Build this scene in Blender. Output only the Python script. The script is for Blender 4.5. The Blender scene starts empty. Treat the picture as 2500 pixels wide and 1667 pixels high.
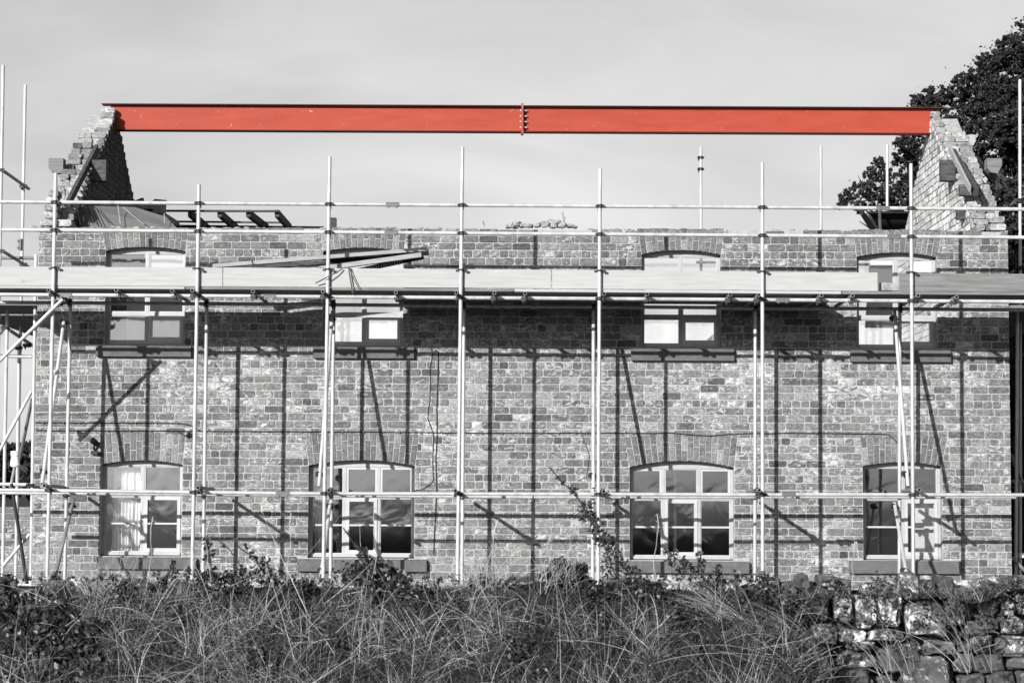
import bpy, math, random
import numpy as np
from mathutils import Vector, Matrix, noise as mnoise
R = random.Random(7)
NR = np.random.RandomState(11)
sc = bpy.context.scene

# ------------------------------------------------------------------ camera, sky, sun, exposure
FPX, CX, CY, W0 = 5400.0, 1250.0, 833.5, 2500.0
CAM = Vector((0, -30, 1.6))
PITCH, ROLL = math.atan(406.5/FPX), math.radians(0.27)
r0, f0 = Vector((1, 0, 0)), Vector((0, math.cos(PITCH), math.sin(PITCH)))
u0 = Vector((0, -math.sin(PITCH), math.cos(PITCH)))
RT = math.cos(ROLL)*r0 + math.sin(ROLL)*u0
UP = math.cos(ROLL)*u0 - math.sin(ROLL)*r0
def P(px, py, Y=0.0):
    """point of the plane at depth Y that the measured spot (2500 x 1667 photo) lies on"""
    d = f0*FPX + RT*(px-CX) - UP*(py-CY)
    return CAM + d*((Y-CAM.y)/d.y)
cam = bpy.data.objects.new('camera', bpy.data.cameras.new('camera'))
sc.collection.objects.link(cam); sc.camera = cam
m = Matrix.Identity(4)
for i in range(3):
    m[i][0], m[i][1], m[i][2], m[i][3] = RT[i], UP[i], -f0[i], CAM[i]
cam.matrix_world = m
cam.data.sensor_width = 36; cam.data.lens = FPX*36/W0
cam.data.clip_start = .5; cam.data.clip_end = 3000
cam.data.dof.use_dof = True; cam.data.dof.focus_distance = 28.6; cam.data.dof.aperture_fstop = 8

SUN_D = Vector((.588, 1, -.39)).normalized()
EL = math.asin(-SUN_D.z); AZ = math.atan2(-SUN_D.x, -SUN_D.y)
w = bpy.data.worlds.new('World'); sc.world = w; w.use_nodes = True
nt = w.node_tree; nt.nodes.clear()
def wn(t): return nt.nodes.new(t)
sky = wn('ShaderNodeTexSky'); sky.sky_type = 'NISHITA'; sky.sun_disc = False
sky.sun_elevation = EL; sky.sun_rotation = AZ % (2*math.pi); sky.altitude = 100; sky.dust_density = 1.5
bw = wn('ShaderNodeRGBToBW'); nt.links.new(sky.outputs[0], bw.inputs[0])
tc = wn('ShaderNodeTexCoord'); mp = wn('ShaderNodeMapping'); mp.inputs['Scale'].default_value = (1, 1, 3.2)
nz = wn('ShaderNodeTexNoise'); nz.inputs['Scale'].default_value = 6.5; nz.inputs['Detail'].default_value = 5; nz.inputs['Roughness'].default_value = .5; nz.inputs['Distortion'].default_value = .6
nt.links.new(tc.outputs['Generated'], mp.inputs[0]); nt.links.new(mp.outputs[0], nz.inputs['Vector'])
mr = wn('ShaderNodeMapRange'); mr.inputs['From Min'].default_value = .3; mr.inputs['From Max'].default_value = .72
mr.inputs['To Min'].default_value = .88; mr.inputs['To Max'].default_value = 1.12
nt.links.new(nz.outputs[0], mr.inputs[0])
veil = wn('ShaderNodeMath'); veil.operation = 'ADD'; veil.inputs[1].default_value = 2.5     # thin even cloud over the blue
nt.links.new(bw.outputs[0], veil.inputs[0])
mu = wn('ShaderNodeMath'); mu.operation = 'MULTIPLY'
nt.links.new(veil.outputs[0], mu.inputs[0]); nt.links.new(mr.outputs[0], mu.inputs[1])
bg = wn('ShaderNodeBackground'); bg.inputs['Strength'].default_value = .0515
nt.links.new(mu.outputs[0], bg.inputs['Color'])
wo_ = wn('ShaderNodeOutputWorld'); nt.links.new(bg.outputs[0], wo_.inputs[0])

sl = bpy.data.lights.new('sun', 'SUN'); sl.energy = 5.0; sl.angle = math.radians(.5); sl.color = (1, .992, .98)
so = bpy.data.objects.new('sun', sl); sc.collection.objects.link(so)
so.rotation_euler = SUN_D.to_track_quat('-Z', 'Y').to_euler(); so.location = (-20, -30, 25)
sc.view_settings.view_transform = 'Standard'; sc.view_settings.look = 'None'
sc.view_settings.exposure = 0.95; sc.view_settings.gamma = 1; sc.view_settings.use_curve_mapping = False

# ------------------------------------------------------------------ helpers
class MB:
    def __init__(s): s.v = []; s.f = []
    def add(s, vs, fs):
        n = len(s.v); s.v.extend([tuple(v) for v in vs]); s.f.extend([tuple(n+i for i in f) for f in fs])
    def box(s, x0, x1, y0, y1, z0, z1):
        s.add([(x, y, z) for z in (z0, z1) for y in (y0, y1) for x in (x0, x1)],
              [(0, 2, 3, 1), (4, 5, 7, 6), (0, 1, 5, 4), (2, 6, 7, 3), (0, 4, 6, 2), (1, 3, 7, 5)])
        return s
    def bar(s, a, b, w_, h, up=Vector((0, 0, 1)), bev=0.0):
        """timber of w x h section from a to b"""
        a, b = Vector(a), Vector(b); d = (b-a).normalized(); sd = d.cross(up).normalized(); u = sd.cross(d)
        if bev:
            pr = [(w_/2-bev, h/2), (w_/2, h/2-bev), (w_/2, -h/2+bev), (w_/2-bev, -h/2), (-w_/2+bev, -h/2), (-w_/2, -h/2+bev), (-w_/2, h/2-bev), (-w_/2+bev, h/2)]
        else: pr = [(w_/2, h/2), (w_/2, -h/2), (-w_/2, -h/2), (-w_/2, h/2)]
        n = len(pr)
        s.add([e+sd*p+u*q for e in (a, b) for p, q in pr],
              [tuple(range(n)), tuple(range(2*n-1, n-1, -1))]+[(i, n+i, n+(i+1) % n, (i+1) % n) for i in range(n)])
        return s
    def tube(s, a, b, r=.0242, seg=12, hollow=False, r2=None):
        a, b = Vector(a), Vector(b); d = (b-a).normalized()
        sd = d.cross(Vector((0, 0, 1)) if abs(d.z) < .9 else Vector((0, 1, 0))).normalized(); u = sd.cross(d)
        cs = [(math.cos(2*math.pi*i/seg), math.sin(2*math.pi*i/seg)) for i in range(seg)]
        rr = r if r2 is None else r2
        vs = [a+(sd*c+u*k)*r for c, k in cs]+[b+(sd*c+u*k)*rr for c, k in cs]
        fs = [(i, (i+1) % seg, seg+(i+1) % seg, seg+i) for i in range(seg)]
        if hollow:
            q = r-.006
            vs += [a+(sd*c+u*k)*q for c, k in cs]+[b+(sd*c+u*k)*q for c, k in cs]
            for i in range(seg):
                j = (i+1) % seg
                fs += [(2*seg+i, 3*seg+i, 3*seg+j, 2*seg+j), (i, 2*seg+i, 2*seg+j, j), (seg+i, seg+j, 3*seg+j, 3*seg+i)]
        else: fs += [tuple(range(seg-1, -1, -1)), tuple(range(seg, 2*seg))]
        s.add(vs, fs); return s
    def path(s, pts, r=.006, seg=6):
        for a, b in zip(pts[:-1], pts[1:]): s.tube(a, b, r, seg)
        return s
    def prism(s, poly, axis, t0, t1):
        """polygon given in the two other axes, extruded along axis"""
        def mk(p, t):
            q = list(p); q.insert(axis, t); return q
        n = len(poly)
        s.add([mk(p, t0) for p in poly]+[mk(p, t1) for p in poly],
              [tuple(range(n-1, -1, -1)), tuple(range(n, 2*n))]+[(i, (i+1) % n, n+(i+1) % n, n+i) for i in range(n)])
        return s
WO = {}
def rawmesh(name, v, f, mat, smooth=False):
    me = bpy.data.meshes.new(name); me.from_pydata([tuple(a) for a in v], [], f)
    if mat: me.materials.append(mat)
    if smooth:
        me.polygons.foreach_set('use_smooth', [True]*len(me.polygons))
    me.update(); return me
def wloc(o): return WO[o.name] if o else Vector((0, 0, 0))
def link(o, parent, org):
    sc.collection.objects.link(o); org = Vector(org); WO[o.name] = org
    if parent: o.parent = parent
    o.location = org-wloc(parent)
def mk(name, mb, mat, parent=None, org=None, smooth=False, kind=None, label=None, cat=None, group=None, fixn=False):
    v = np.array([tuple(a) for a in mb.v], dtype=float)
    if org is None: org = ((v[:, 0].min()+v[:, 0].max())/2, (v[:, 1].min()+v[:, 1].max())/2, v[:, 2].min())
    v = v-np.array(org)
    me = rawmesh(name, v.tolist(), mb.f, mat, smooth)
    if fixn:
        import bmesh
        bm = bmesh.new(); bm.from_mesh(me); bmesh.ops.recalc_face_normals(bm, faces=bm.faces); bm.to_mesh(me); bm.free()
    o = bpy.data.objects.new(name, me); link(o, parent, org)
    tag(o, label, cat, group, kind); return o
def inst(name, me, loc, parent=None, rot=None, scale=None, **k):
    o = bpy.data.objects.new(name, me); link(o, parent, loc)
    if rot is not None: o.rotation_euler = rot
    if scale is not None: o.scale = scale
    tag(o, **k); return o
def tag(o, label=None, cat=None, group=None, kind=None):
    if label: o['label'] = label
    if cat: o['category'] = cat
    if group: o['group'] = group
    if kind: o['kind'] = kind
def empty(name, loc, label, cat, group=None):
    o = bpy.data.objects.new(name, None); o.empty_display_size = .3; link(o, None, loc); tag(o, label, cat, group); return o

# ------------------------------------------------------------------ materials
def base_mat(name, rough=.8, spec=.3):
    m = bpy.data.materials.new(name); m.use_nodes = True; t = m.node_tree
    b = t.nodes['Principled BSDF']; b.inputs['Roughness'].default_value = rough
    b.inputs['Specular IOR Level'].default_value = spec
    return m, t, b
def N(t, kind, **k):
    n = t.nodes.new(kind)
    for a, v in k.items():
        if a in n.inputs: n.inputs[a].default_value = v
        else: setattr(n, a, v)
    return n
def ramp(t, fac, stops):
    r = t.nodes.new('ShaderNodeValToRGB'); e = r.color_ramp.elements
    while len(e) > 1: e.remove(e[-1])
    for i, (p, c) in enumerate(stops):
        if i == 0: e[0].position = p; q = e[0]
        else: q = e.new(p)
        q.color = (c*.75, c*.75, c*.75, 1) if not isinstance(c, tuple) else (c[0]*.75, c[1]*.75, c[2]*.75, 1)
    t.links.new(fac, r.inputs[0]); return r.outputs[0]
def mth(t, op, a, b=None, clamp=False):
    n = t.nodes.new('ShaderNodeMath'); n.operation = op; n.use_clamp = clamp
    for i, x in enumerate((a, b)):
        if x is None: continue
        if isinstance(x, (int, float)): n.inputs[i].default_value = x
        else: t.links.new(x, n.inputs[i])
    return n.outputs[0]
def mixc(t, fac, a, b):
    n = t.nodes.new('ShaderNodeMix'); n.data_type = 'RGBA'
    for idx, x in ((0, fac), (6, a), (7, b)):
        if isinstance(x, (int, float)):
            n.inputs[idx].default_value = x if idx == 0 else (x, x, x, 1)
        elif isinstance(x, tuple): n.inputs[idx].default_value = (*x, 1)
        else: t.links.new(x, n.inputs[idx])
    return n.outputs[2]
def noise(t, scale, detail=4, rough=.55, dist=0, stretch=None, vec=None):
    if vec is None:
        g = t.nodes.new('ShaderNodeNewGeometry'); vec = g.outputs['Position']
    if stretch:
        mpp = t.nodes.new('ShaderNodeMapping'); mpp.inputs['Scale'].default_value = stretch
        t.links.new(vec, mpp.inputs[0]); vec = mpp.outputs[0]
    n = N(t, 'ShaderNodeTexNoise', Scale=scale, Detail=detail, Roughness=rough, Distortion=dist)
    t.links.new(vec, n.inputs['Vector']); return n.outputs[0]
def bump(t, b, h, s=.5, d=.01):
    n = N(t, 'ShaderNodeBump', Strength=s, Distance=d); t.links.new(h, n.inputs['Height']); t.links.new(n.outputs[0], b.inputs['Normal'])
def randv(t):
    g = t.nodes.new('ShaderNodeNewGeometry'); o = t.nodes.new('ShaderNodeObjectInfo')
    return mth(t, 'FRACT', mth(t, 'ADD', g.outputs['Random Per Island'], o.outputs['Random']))
def simple(name, c1, c2=None, scale=8, rough=.8, spec=.3, bs=.3, bd=.005, stretch=None, objvar=0.0, detail=5, lo=.3, hi=.7):
    m, t, b = base_mat(name, rough, spec)
    if c2 is None: c2 = c1
    n = noise(t, scale, detail, .6, .3, stretch)
    c = ramp(t, n, [(lo, c1), (hi, c2)])
    if objvar:
        r = randv(t); hv = mth(t, 'ADD', mth(t, 'MULTIPLY', r, objvar), 1-objvar/2)
        mx = t.nodes.new('ShaderNodeVectorMath'); mx.operation = 'SCALE'; t.links.new(c, mx.inputs[0]); t.links.new(hv, mx.inputs['Scale']); c = mx.outputs[0]
    t.links.new(c, b.inputs['Base Color'])
    if bs: bump(t, b, n, bs, bd)
    return m
def brick_mat(name, dark, mid, pale, patch=.5, spots=.7):
    m, t, b = base_mat(name, .9, .15)
    r = randv(t)
    base = ramp(t, r, [(0, dark), (.05, dark*1.45), (.2, mid), (.7, mid*1.25), (.9, mid*1.5), (1, mid*2.1)])
    g = noise(t, 46, 6, .75, .3); g2 = noise(t, 17, 5, .65, .5, (1, 1, 1.8))
    mot = mth(t, 'ADD', mth(t, 'MULTIPLY', g, 2.6), mth(t, 'MULTIPLY', g2, 2.2))      # mottling of the fired face
    mx = t.nodes.new('ShaderNodeVectorMath'); mx.operation = 'SCALE'; t.links.new(base, mx.inputs[0])
    t.links.new(mth(t, 'MAXIMUM', mth(t, 'SUBTRACT', mot, 1.35), .3), mx.inputs['Scale']); base = mx.outputs[0]
    r2 = mth(t, 'FRACT', mth(t, 'MULTIPLY', r, 7.31))
    p = noise(t, 11, 8, .72, .6, (1, 1, 1.9)); big = noise(t, .8, 3, .5)
    th = mth(t, 'ADD', p, mth(t, 'MULTIPLY', mth(t, 'SUBTRACT', r2, .5), .15))
    th = mth(t, 'ADD', th, mth(t, 'MULTIPLY', mth(t, 'SUBTRACT', big, .5), .3))
    pf = mth(t, 'MULTIPLY', mth(t, 'SUBTRACT', th, 1.04-patch), 8, True)
    rim = mth(t, 'MULTIPLY', mth(t, 'SUBTRACT', .011, mth(t, 'ABSOLUTE', mth(t, 'SUBTRACT', th, 1.045-patch))), 70, True)   # cracked rim of the blown face             # limewash left on eroded faces
    pc = ramp(t, g, [(.32, pale*.5), (.6, pale*1.25)])
    c = mixc(t, mth(t, 'MULTIPLY', pf, .75), base, pc)
    c = mixc(t, mth(t, 'MULTIPLY', rim, mth(t, 'MULTIPLY', mth(t, 'SUBTRACT', g2, .45, True), 3.5, True)), c, dark*.4)
    s = noise(t, 26, 4, .6, .8)
    sf = mth(t, 'MULTIPLY', mth(t, 'SUBTRACT', s, spots-.02), 12, True)
    c = mixc(t, mth(t, 'MULTIPLY', sf, .85), c, .012)
    st = noise(t, 1.0, 4, .6, .8, (1.6, 1, .55)); mx2 = t.nodes.new('ShaderNodeVectorMath'); mx2.operation = 'SCALE'; t.links.new(c, mx2.inputs[0])   # rain and soot stains
    t.links.new(mth(t, 'ADD', mth(t, 'MULTIPLY', st, 1.3), .36), mx2.inputs['Scale']); c = mx2.outputs[0]
    t.links.new(c, b.inputs['Base Color'])
    h = mth(t, 'ADD', mth(t, 'MULTIPLY', p, .8), mth(t, 'MULTIPLY', g, .6)); h = mth(t, 'SUBTRACT', h, mth(t, 'MULTIPLY', sf, .6))
    bump(t, b, h, .9, .014); return m
M = {}
M['brick'] = brick_mat('weathered_brick', .065, .125, .55, .507, .695)
M['brick_top'] = brick_mat('parapet_brick', .06, .11, .50, .495, .70)
M['arch'] = brick_mat('arch_brick', .08, .11, .18, .34, .76)
M['gable'] = brick_mat('gable_brick', .08, .17, .50, .54, .72)
M['attic_shade'] = brick_mat('shaded_attic_brick', .02, .035, .07, .45, .72)  # dark copy: shade on the left gable's inner face put into the colour
M['gable_pale'] = brick_mat('sunlit_attic_brick', .15, .30, .60, .60, .74)  # pale copy: sunlight on the right gable's inner face put into the colour
M['mortar'] = simple('lime_mortar', .24, .38, 14, .95, .1, .8, .01)
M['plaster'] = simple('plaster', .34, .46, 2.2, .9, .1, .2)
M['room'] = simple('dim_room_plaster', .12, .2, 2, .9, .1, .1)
M['sill'] = simple('sandstone_sill', .08, .13, 9, .9, .15, .5, .006)
M['paint'] = simple('pale_window_paint', .30, .37, 6, .5, .4, .15, .002)
M['sashpaint'] = simple('white_window_paint', .36, .43, 6, .45, .4, .1, .002)
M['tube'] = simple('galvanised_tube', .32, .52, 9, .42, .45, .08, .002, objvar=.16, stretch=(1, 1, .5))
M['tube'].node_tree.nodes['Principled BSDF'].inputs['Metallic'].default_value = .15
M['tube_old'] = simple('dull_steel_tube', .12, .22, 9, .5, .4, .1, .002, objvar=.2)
M['coupler'] = simple('rusty_coupler', .012, .035, 60, .6, .4, .3, .002)
M['sleeve'] = simple('steel_sleeve', .06, .12, 40, .5, .5, .3, .002)
M['toe'] = simple('pale_spruce_board', .31, .38, 2.2, .75, .2, .25, .002, stretch=(1, 4, 14), objvar=.06)
def knots(m, lim=.735):
    t = m.node_tree; b = t.nodes['Principled BSDF']; src = b.inputs['Base Color'].links[0].from_socket
    k = noise(t, 5.5, 3, .6, .3, (1, 1, 1.4)); f = mth(t, 'MULTIPLY', mth(t, 'SUBTRACT', k, lim), 14, True)
    n2 = noise(t, 1.1, 4, .6, .2, (1, 1, 3)); d = mth(t, 'MULTIPLY', mth(t, 'SUBTRACT', n2, .52, True), .9, True)
    c = mixc(t, mth(t, 'MULTIPLY', f, .6), src, .08); c = mixc(t, d, c, .17); t.links.new(c, b.inputs['Base Color'])
knots(M['toe'], .71)
M['toe_old'] = simple('grey_worn_board', .11, .20, 2.4, .85, .2, .4, .003, stretch=(1, 4, 16), objvar=.1)
knots(M['toe_old'], .67)
M['timber'] = simple('old_timber', .03, .09, 3, .9, .15, .5, .005, stretch=(3, 3, 8), objvar=.3)
M['timber_pale'] = simple('fresh_sawn_timber', .22, .34, 3, .8, .2, .4, .004, stretch=(1.5, 3, 18), objvar=.12)
M['timber_dark'] = simple('charred_timber', .008, .025, 6, .9, .1, .5, .006)
M['sheet'] = simple('ceiling_sheet', .08, .12, 2, .7, .2, .3, .01)
M['cable'] = simple('black_cable', .008, .012, 10, .6, .3, 0)
M['wire'] = simple('pale_wire', .25, .35, 10, .6, .3, 0)
M['white'] = simple('white_plastic', .62, .70, 5, .4, .4, 0)
M['curtain'] = simple('white_curtain', .95, 1.0, 5, .9, .1, 0)
M['bolt'] = simple('zinc_bolt', .4, .5, 5, .3, .6, 0)
M['rubble'] = simple('mortar_rubble', .16, .36, 12, .95, .1, .8, .01)
M['bark'] = simple('bark', .02, .05, 6, .95, .1, .8, .02, stretch=(3, 3, .7))
M['soil'] = simple('ground_earth', .012, .03, 3, 1, .05, .8, .05)
M['field'] = simple('field_grass', .05, .10, .4, 1, .05, .5, .05)
M['hill'] = simple('far_hill_wood', .02, .04, .15, 1, .05, .8, .5)
M['flange'] = simple('dark_flange_edge', (.035, .010, .010), (.05, .014, .012), 6, .6, .2, .1)
def red_paint():
    m, t, b = base_mat('red_oxide_primer', .6, .15)
    n = noise(t, 1.6, 5, .6, .4, (1, 1, 5)); n2 = noise(t, 14, 4, .7, .2, (.25, 1, 3)); n3 = noise(t, 9, 3, .6, .8)
    c = ramp(t, n, [(.3, (.265, .037, .020)), (.7, (.315, .050, .028))])
    c = mixc(t, mth(t, 'MULTIPLY', mth(t, 'SUBTRACT', n2, .56, True), 1.6, True), c, (.29, .068, .044))
    c = mixc(t, mth(t, 'MULTIPLY', mth(t, 'SUBTRACT', n3, .70), 14, True), c, (.30, .15, .10))
    t.links.new(c, b.inputs['Base Color']); bump(t, b, n2, .05, .003); return m
M['red'] = red_paint()
def glass():
    m = bpy.data.materials.new('window_glass'); m.use_nodes = True; t = m.node_tree; t.nodes.clear()
    n = noise(t, 2.6, 2, .4, .8); bp = N(t, 'ShaderNodeBump', Strength=.3, Distance=.006); t.links.new(n, bp.inputs['Height'])
    tr = N(t, 'ShaderNodeBsdfTransparent'); tr.inputs[0].default_value = (.97, .97, .97, 1)
    gl = N(t, 'ShaderNodeBsdfGlossy'); gl.inputs['Roughness'].default_value = .055; gl.inputs[0].default_value = (.95, .95, .95, 1)
    t.links.new(bp.outputs[0], gl.inputs['Normal'])
    lw = N(t, 'ShaderNodeFresnel', IOR=1.5); fac = mth(t, 'ADD', mth(t, 'MULTIPLY', lw.outputs[0], 1.6), .16, True)
    mx = N(t, 'ShaderNodeMixShader'); t.links.new(fac, mx.inputs[0]); t.links.new(tr.outputs[0], mx.inputs[1]); t.links.new(gl.outputs[0], mx.inputs[2])
    o = N(t, 'ShaderNodeOutputMaterial'); t.links.new(mx.outputs[0], o.inputs[0]); return m
M['glass'] = glass()
def foliage(name, a, b_, rough=.55, trans=.0, spec=.3):
    m, t, b = base_mat(name, rough, spec)
    g = t.nodes.new('ShaderNodeNewGeometry')
    c = ramp(t, g.outputs['Random Per Island'], [(0, a), (.55, a+(b_-a)*.28), (.85, a+(b_-a)*.6), (1, b_)])
    t.links.new(c, b.inputs['Base Color']); return m
M['leaf'] = foliage('pine_foliage', .012, .07, .8, spec=.1)
M['bramble'] = foliage('bramble_leaf', .010, .085, .45, spec=.35)
M['straw'] = foliage('dry_grass', .012, .46, .6)
M['straw_pale'] = foliage('bleached_stalk', .16, .50, .6)
M['under'] = foliage('green_undergrowth', .005, .045, .6)
def stone_mat():
    m, t, b = base_mat('lichen_stone', .9, .2)
    n = noise(t, 5, 6, .65, .4); c = ramp(t, n, [(.3, .03), (.55, .09), (.75, .16)])
    l = noise(t, 13, 8, .8, .5); big = noise(t, 2.5, 2, .5); r = randv(t)
    lf = mth(t, 'ADD', l, mth(t, 'MULTIPLY', mth(t, 'SUBTRACT', big, .5), .5)); lf = mth(t, 'ADD', lf, mth(t, 'MULTIPLY', mth(t, 'SUBTRACT', r, .5), .08))
    c = mixc(t, mth(t, 'MULTIPLY', mth(t, 'SUBTRACT', lf, .55), 9, True), c, .55)
    mo = noise(t, 6, 5, .7, .3, vec=None); c = mixc(t, mth(t, 'MULTIPLY', mth(t, 'SUBTRACT', mo, .6), 12, True), c, .012)
    t.links.new(c, b.inputs['Base Color']); bump(t, b, mth(t, 'ADD', n, mth(t, 'MULTIPLY', l, .4)), .9, .03); return m
M['stone'] = stone_mat()

# ------------------------------------------------------------------ ground, hills
g = MB(); S = 900
xs = [-S, -60, -20, 20, 60, S]; ys = [-S, -40, -10, 20, 80, S]
g.add([(x, y, 0) for y in ys for x in xs], [(j*6+i, j*6+i+1, j*6+i+7, j*6+i+6) for j in range(5) for i in range(5)])
mk('ground', g, M['field'], org=(0, 0, 0), kind='structure')
def ridge(name, Y, base_h, amp, seed, x0=-400, x1=400, depth=60):
    b = MB(); n = 160; vs = []
    for i in range(n+1):
        x = x0+(x1-x0)*i/n
        h = base_h+amp*mnoise.noise((x*.012+seed, 0, 0))+amp*.16*mnoise.noise((x*.25, seed, 0))
        vs += [(x, Y, -.5), (x, Y+6, h*.7), (x, Y+depth, h), (x, Y+depth*3, -.5)]
    b.add(vs, [(i*4+k, i*4+4+k, i*4+5+k, i*4+1+k) for i in range(n) for k in range(3)])
    return mk(name, b, M['hill'], kind='structure')
ridge('hill', 150, 7.2, 1.6, 3)
ridge('hill', -800, 2.5, 1.5, 9, depth=-30)      # the rising land the windows mirror

# ------------------------------------------------------------------ brick pieces
def brick_geo(u0_, u1, v0, v1, rnd, proud=.004, back=.03, cut=.012):
    """rounded brick in (u, n, v); n grows outwards"""
    def c(): return cut*(.4+rnd.random()*(1.1 if rnd.random() > .15 else 2.8))
    j = lambda s: rnd.uniform(-s, s)
    cs = [c() for _ in range(8)]
    o = [(u0_, v0+cs[0]), (u0_+cs[1], v0), (u1-cs[2], v0), (u1, v0+cs[3]), (u1, v1-cs[4]), (u1-cs[5], v1), (u0_+cs[6], v1), (u0_, v1-cs[7])]
    o = [(a+j(.0015), b+j(.0015)) for a, b in o]
    cu, cv = (u0_+u1)/2, (v0+v1)/2; L, H = u1-u0_, v1-v0
    inn = [(cu+(a-cu)*(1-.012/L), cv+(b-cv)*(1-.012/H)) for a, b in o]
    tl, tv = j(.0025), j(.002)
    vs = [(a, proud+tl*(a-cu)/L+tv*(b-cv)/H*2, b) for a, b in inn]+[(a, proud-.005, b) for a, b in o]+[(a, -back, b) for a, b in o]
    fs = [tuple(range(8))]+[(r*8+i, r*8+8+i, r*8+8+(i+1) % 8, r*8+(i+1) % 8) for r in range(2) for i in range(8)]
    return vs, fs
MORT = .012
def course_row(ua, ub, v0, v1, header, rnd, SL=.256, HL=.125):
    out = []; u = ua; first = True
    off = rnd.uniform(0, SL)
    while u < ub-.02:
        L = (HL if header else (SL if rnd.random() > .12 else HL))*rnd.uniform(.94, 1.05)
        if first: L = max(.06, off); first = False
        e = min(u+L, ub)
        if ub-e < .06: e = ub
        out.append((u+MORT/2, e-MORT/2, v0+MORT/2+rnd.uniform(-.001, .001), v1-MORT/2+rnd.uniform(-.001, .001))); u = e
    return out
def to_front(vs, Y=0.0): return [(u, Y-n, v) for u, n, v in vs]

# ------------------------------------------------------------------ the house
XL, XR = P(86, 950).x, P(2466, 950).x
ZT = P(1250, 557).z; DEP = 6.6; CH = .1015; TH = .36
XIL, XIR = -6.03, 6.34
house = empty('brick_house', ((XL+XR)/2, 3.3, 0), 'two storey brick house without its roof, wrapped in scaffolding', 'house')
def rect(x0, x1, y0, y1): 
    c = P((x0+x1)/2, (y0+y1)/2); a = P(x0, (y0+y1)/2).x; b = P(x1, (y0+y1)/2).x
    return [a, b, P((x0+x1)/2, y1).z, P((x0+x1)/2, y0).z]
OPEN = []   # x0,x1,z0,zspring,rise, arch top left/right, arch top z, sill rect
def opening(x0, x1, y0, y1, rise, ax0, ax1, ay, sill):
    a = rect(x0, x1, y0, y1); t = P((ax0+ax1)/2, ay).z
    OPEN.append(dict(x0=a[0], x1=a[1], z0=a[2], zs=a[3], rise=rise, a0=P(ax0, ay).x, a1=P(ax1, ay).x, at=t, sill=rect(*sill), up=y0 < 900))
opening(256, 451, 612, 840, .055, 249, 459, 556, (236, 468, 845, 871))
opening(787, 984, 614, 844, .055, 780, 992, 556, (766, 1011, 848, 875))
opening(1566, 1760, 621, 848, .06, 1556, 1768, 558, (1540, 1791, 852, 881))
opening(2092, 2288, 627, 851, .06, 2082, 2299, 560, (2075, 2319, 856, 884))
opening(245, 444, 1133, 1357, .055, 241, 453, 1056, (238, 480, 1360, 1388))
opening(752, 1012, 1136, 1362, .075, 745, 1023, 1056, (726, 1042, 1365, 1394))
opening(1537, 1792, 1140, 1367, .085, 1524, 1800, 1060, (1560, 1828, 1370, 1398))
opening(2107, 2300, 1137, 1367, .05, 2100, 2313, 1064, (2072, 2344, 1369, 1399))
OPEN[6]['sill'][0] = OPEN[6]['x0']-.1
def arc_z(o, x):
    k = (x-o['x0'])/(o['x1']-o['x0'])*2-1; return o['zs']+o['rise']*(1-k*k)
# wall body (mortar) in strips with real openings and reveals
def wall_body():
    b = MB(); Y0, Y1 = .003, TH
    bx = {XL+.006, XR-.006}
    for o in OPEN:
        for i in range(9): bx.add(o['x0']+(o['x1']-o['x0'])*i/8)
    bx = sorted(bx); top = ZT-.02
    for a, c in zip(bx[:-1], bx[1:]):
        mid = (a+c)/2; os_ = sorted([o for o in OPEN if o['x0']-1e-6 < mid < o['x1']+1e-6], key=lambda o: o['z0'])
        lo = (0, 0); seg = []
        for o in os_:
            seg.append((lo, (o['z0'], o['z0']))); lo = (arc_z(o, a), arc_z(o, c))
        seg.append((lo, (top, top)))
        for (la, lc), (ha, hc) in seg:
            b.add([(a, Y0, la), (c, Y0, lc), (c, Y0, hc), (a, Y0, ha), (a, Y1, la), (c, Y1, lc), (c, Y1, hc), (a, Y1, ha)],
                  [(0, 1, 2, 3), (5, 4, 7, 6), (3, 2, 6, 7), (4, 5, 1, 0)])
    for o in OPEN:
        for x, z1 in ((o['x0'], o['zs']), (o['x1'], o['zs'])):
            b.add([(x, Y0, o['z0']), (x, Y1, o['z0']), (x, Y1, z1), (x, Y0, z1)], [(0, 1, 2, 3)])
    for x in (XL+.006, XR-.006): b.add([(x, Y0, 0), (x, Y1, 0), (x, Y1, top), (x, Y0, top)], [(0, 1, 2, 3)])
    return b
front = mk('front_wall', wall_body(), M['mortar'], house, org=(0, 0, 0), fixn=False)
def blocked(z):
    out = []
    for o in OPEN:
        if o['z0'] < z < o['zs']: out.append((o['x0'], o['x1']))
        elif o['zs'] <= z < o['at']:
            k = (z-o['zs'])/(o['at']-o['zs']); out.append((o['x0']+(o['a0']-o['x0'])*k, o['x1']+(o['a1']-o['x1'])*k))
        s = o['sill']
        if s[2] < z+.01 < s[3]+.02: out.append((s[0]+.0, s[1]))
    return sorted(out)
rb = random.Random(3)
SV = [rawmesh('brick_stretcher', *(lambda q: ([(u, -n, v) for u, n, v in q[0]], q[1]))(brick_geo(-.122, .122, -.0445, .0445, rb)), M['brick_top']) for _ in range(16)]
HV = [rawmesh('brick_header', *(lambda q: ([(u, -n, v) for u, n, v in q[0]], q[1]))(brick_geo(-.0565, .0565, -.0445, .0445, rb)), M['brick_top']) for _ in range(8)]
def put_brick(x0, x1, z0, z1, parent, y=0.0, mat=None):
    L, H = x1-x0, z1-z0; st = L > .17; V = SV if st else HV
    me = rb.choice(V); inst('brick', me, ((x0+x1)/2, y+rb.uniform(-.003, .002), (z0+z1)/2), parent, scale=(L/(.244 if st else .113), 1, H/.089), rot=(0, rb.uniform(-.004, .004), 0))
ZB = .2
nz_ = int((ZT-ZB)/CH); allb = []
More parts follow.
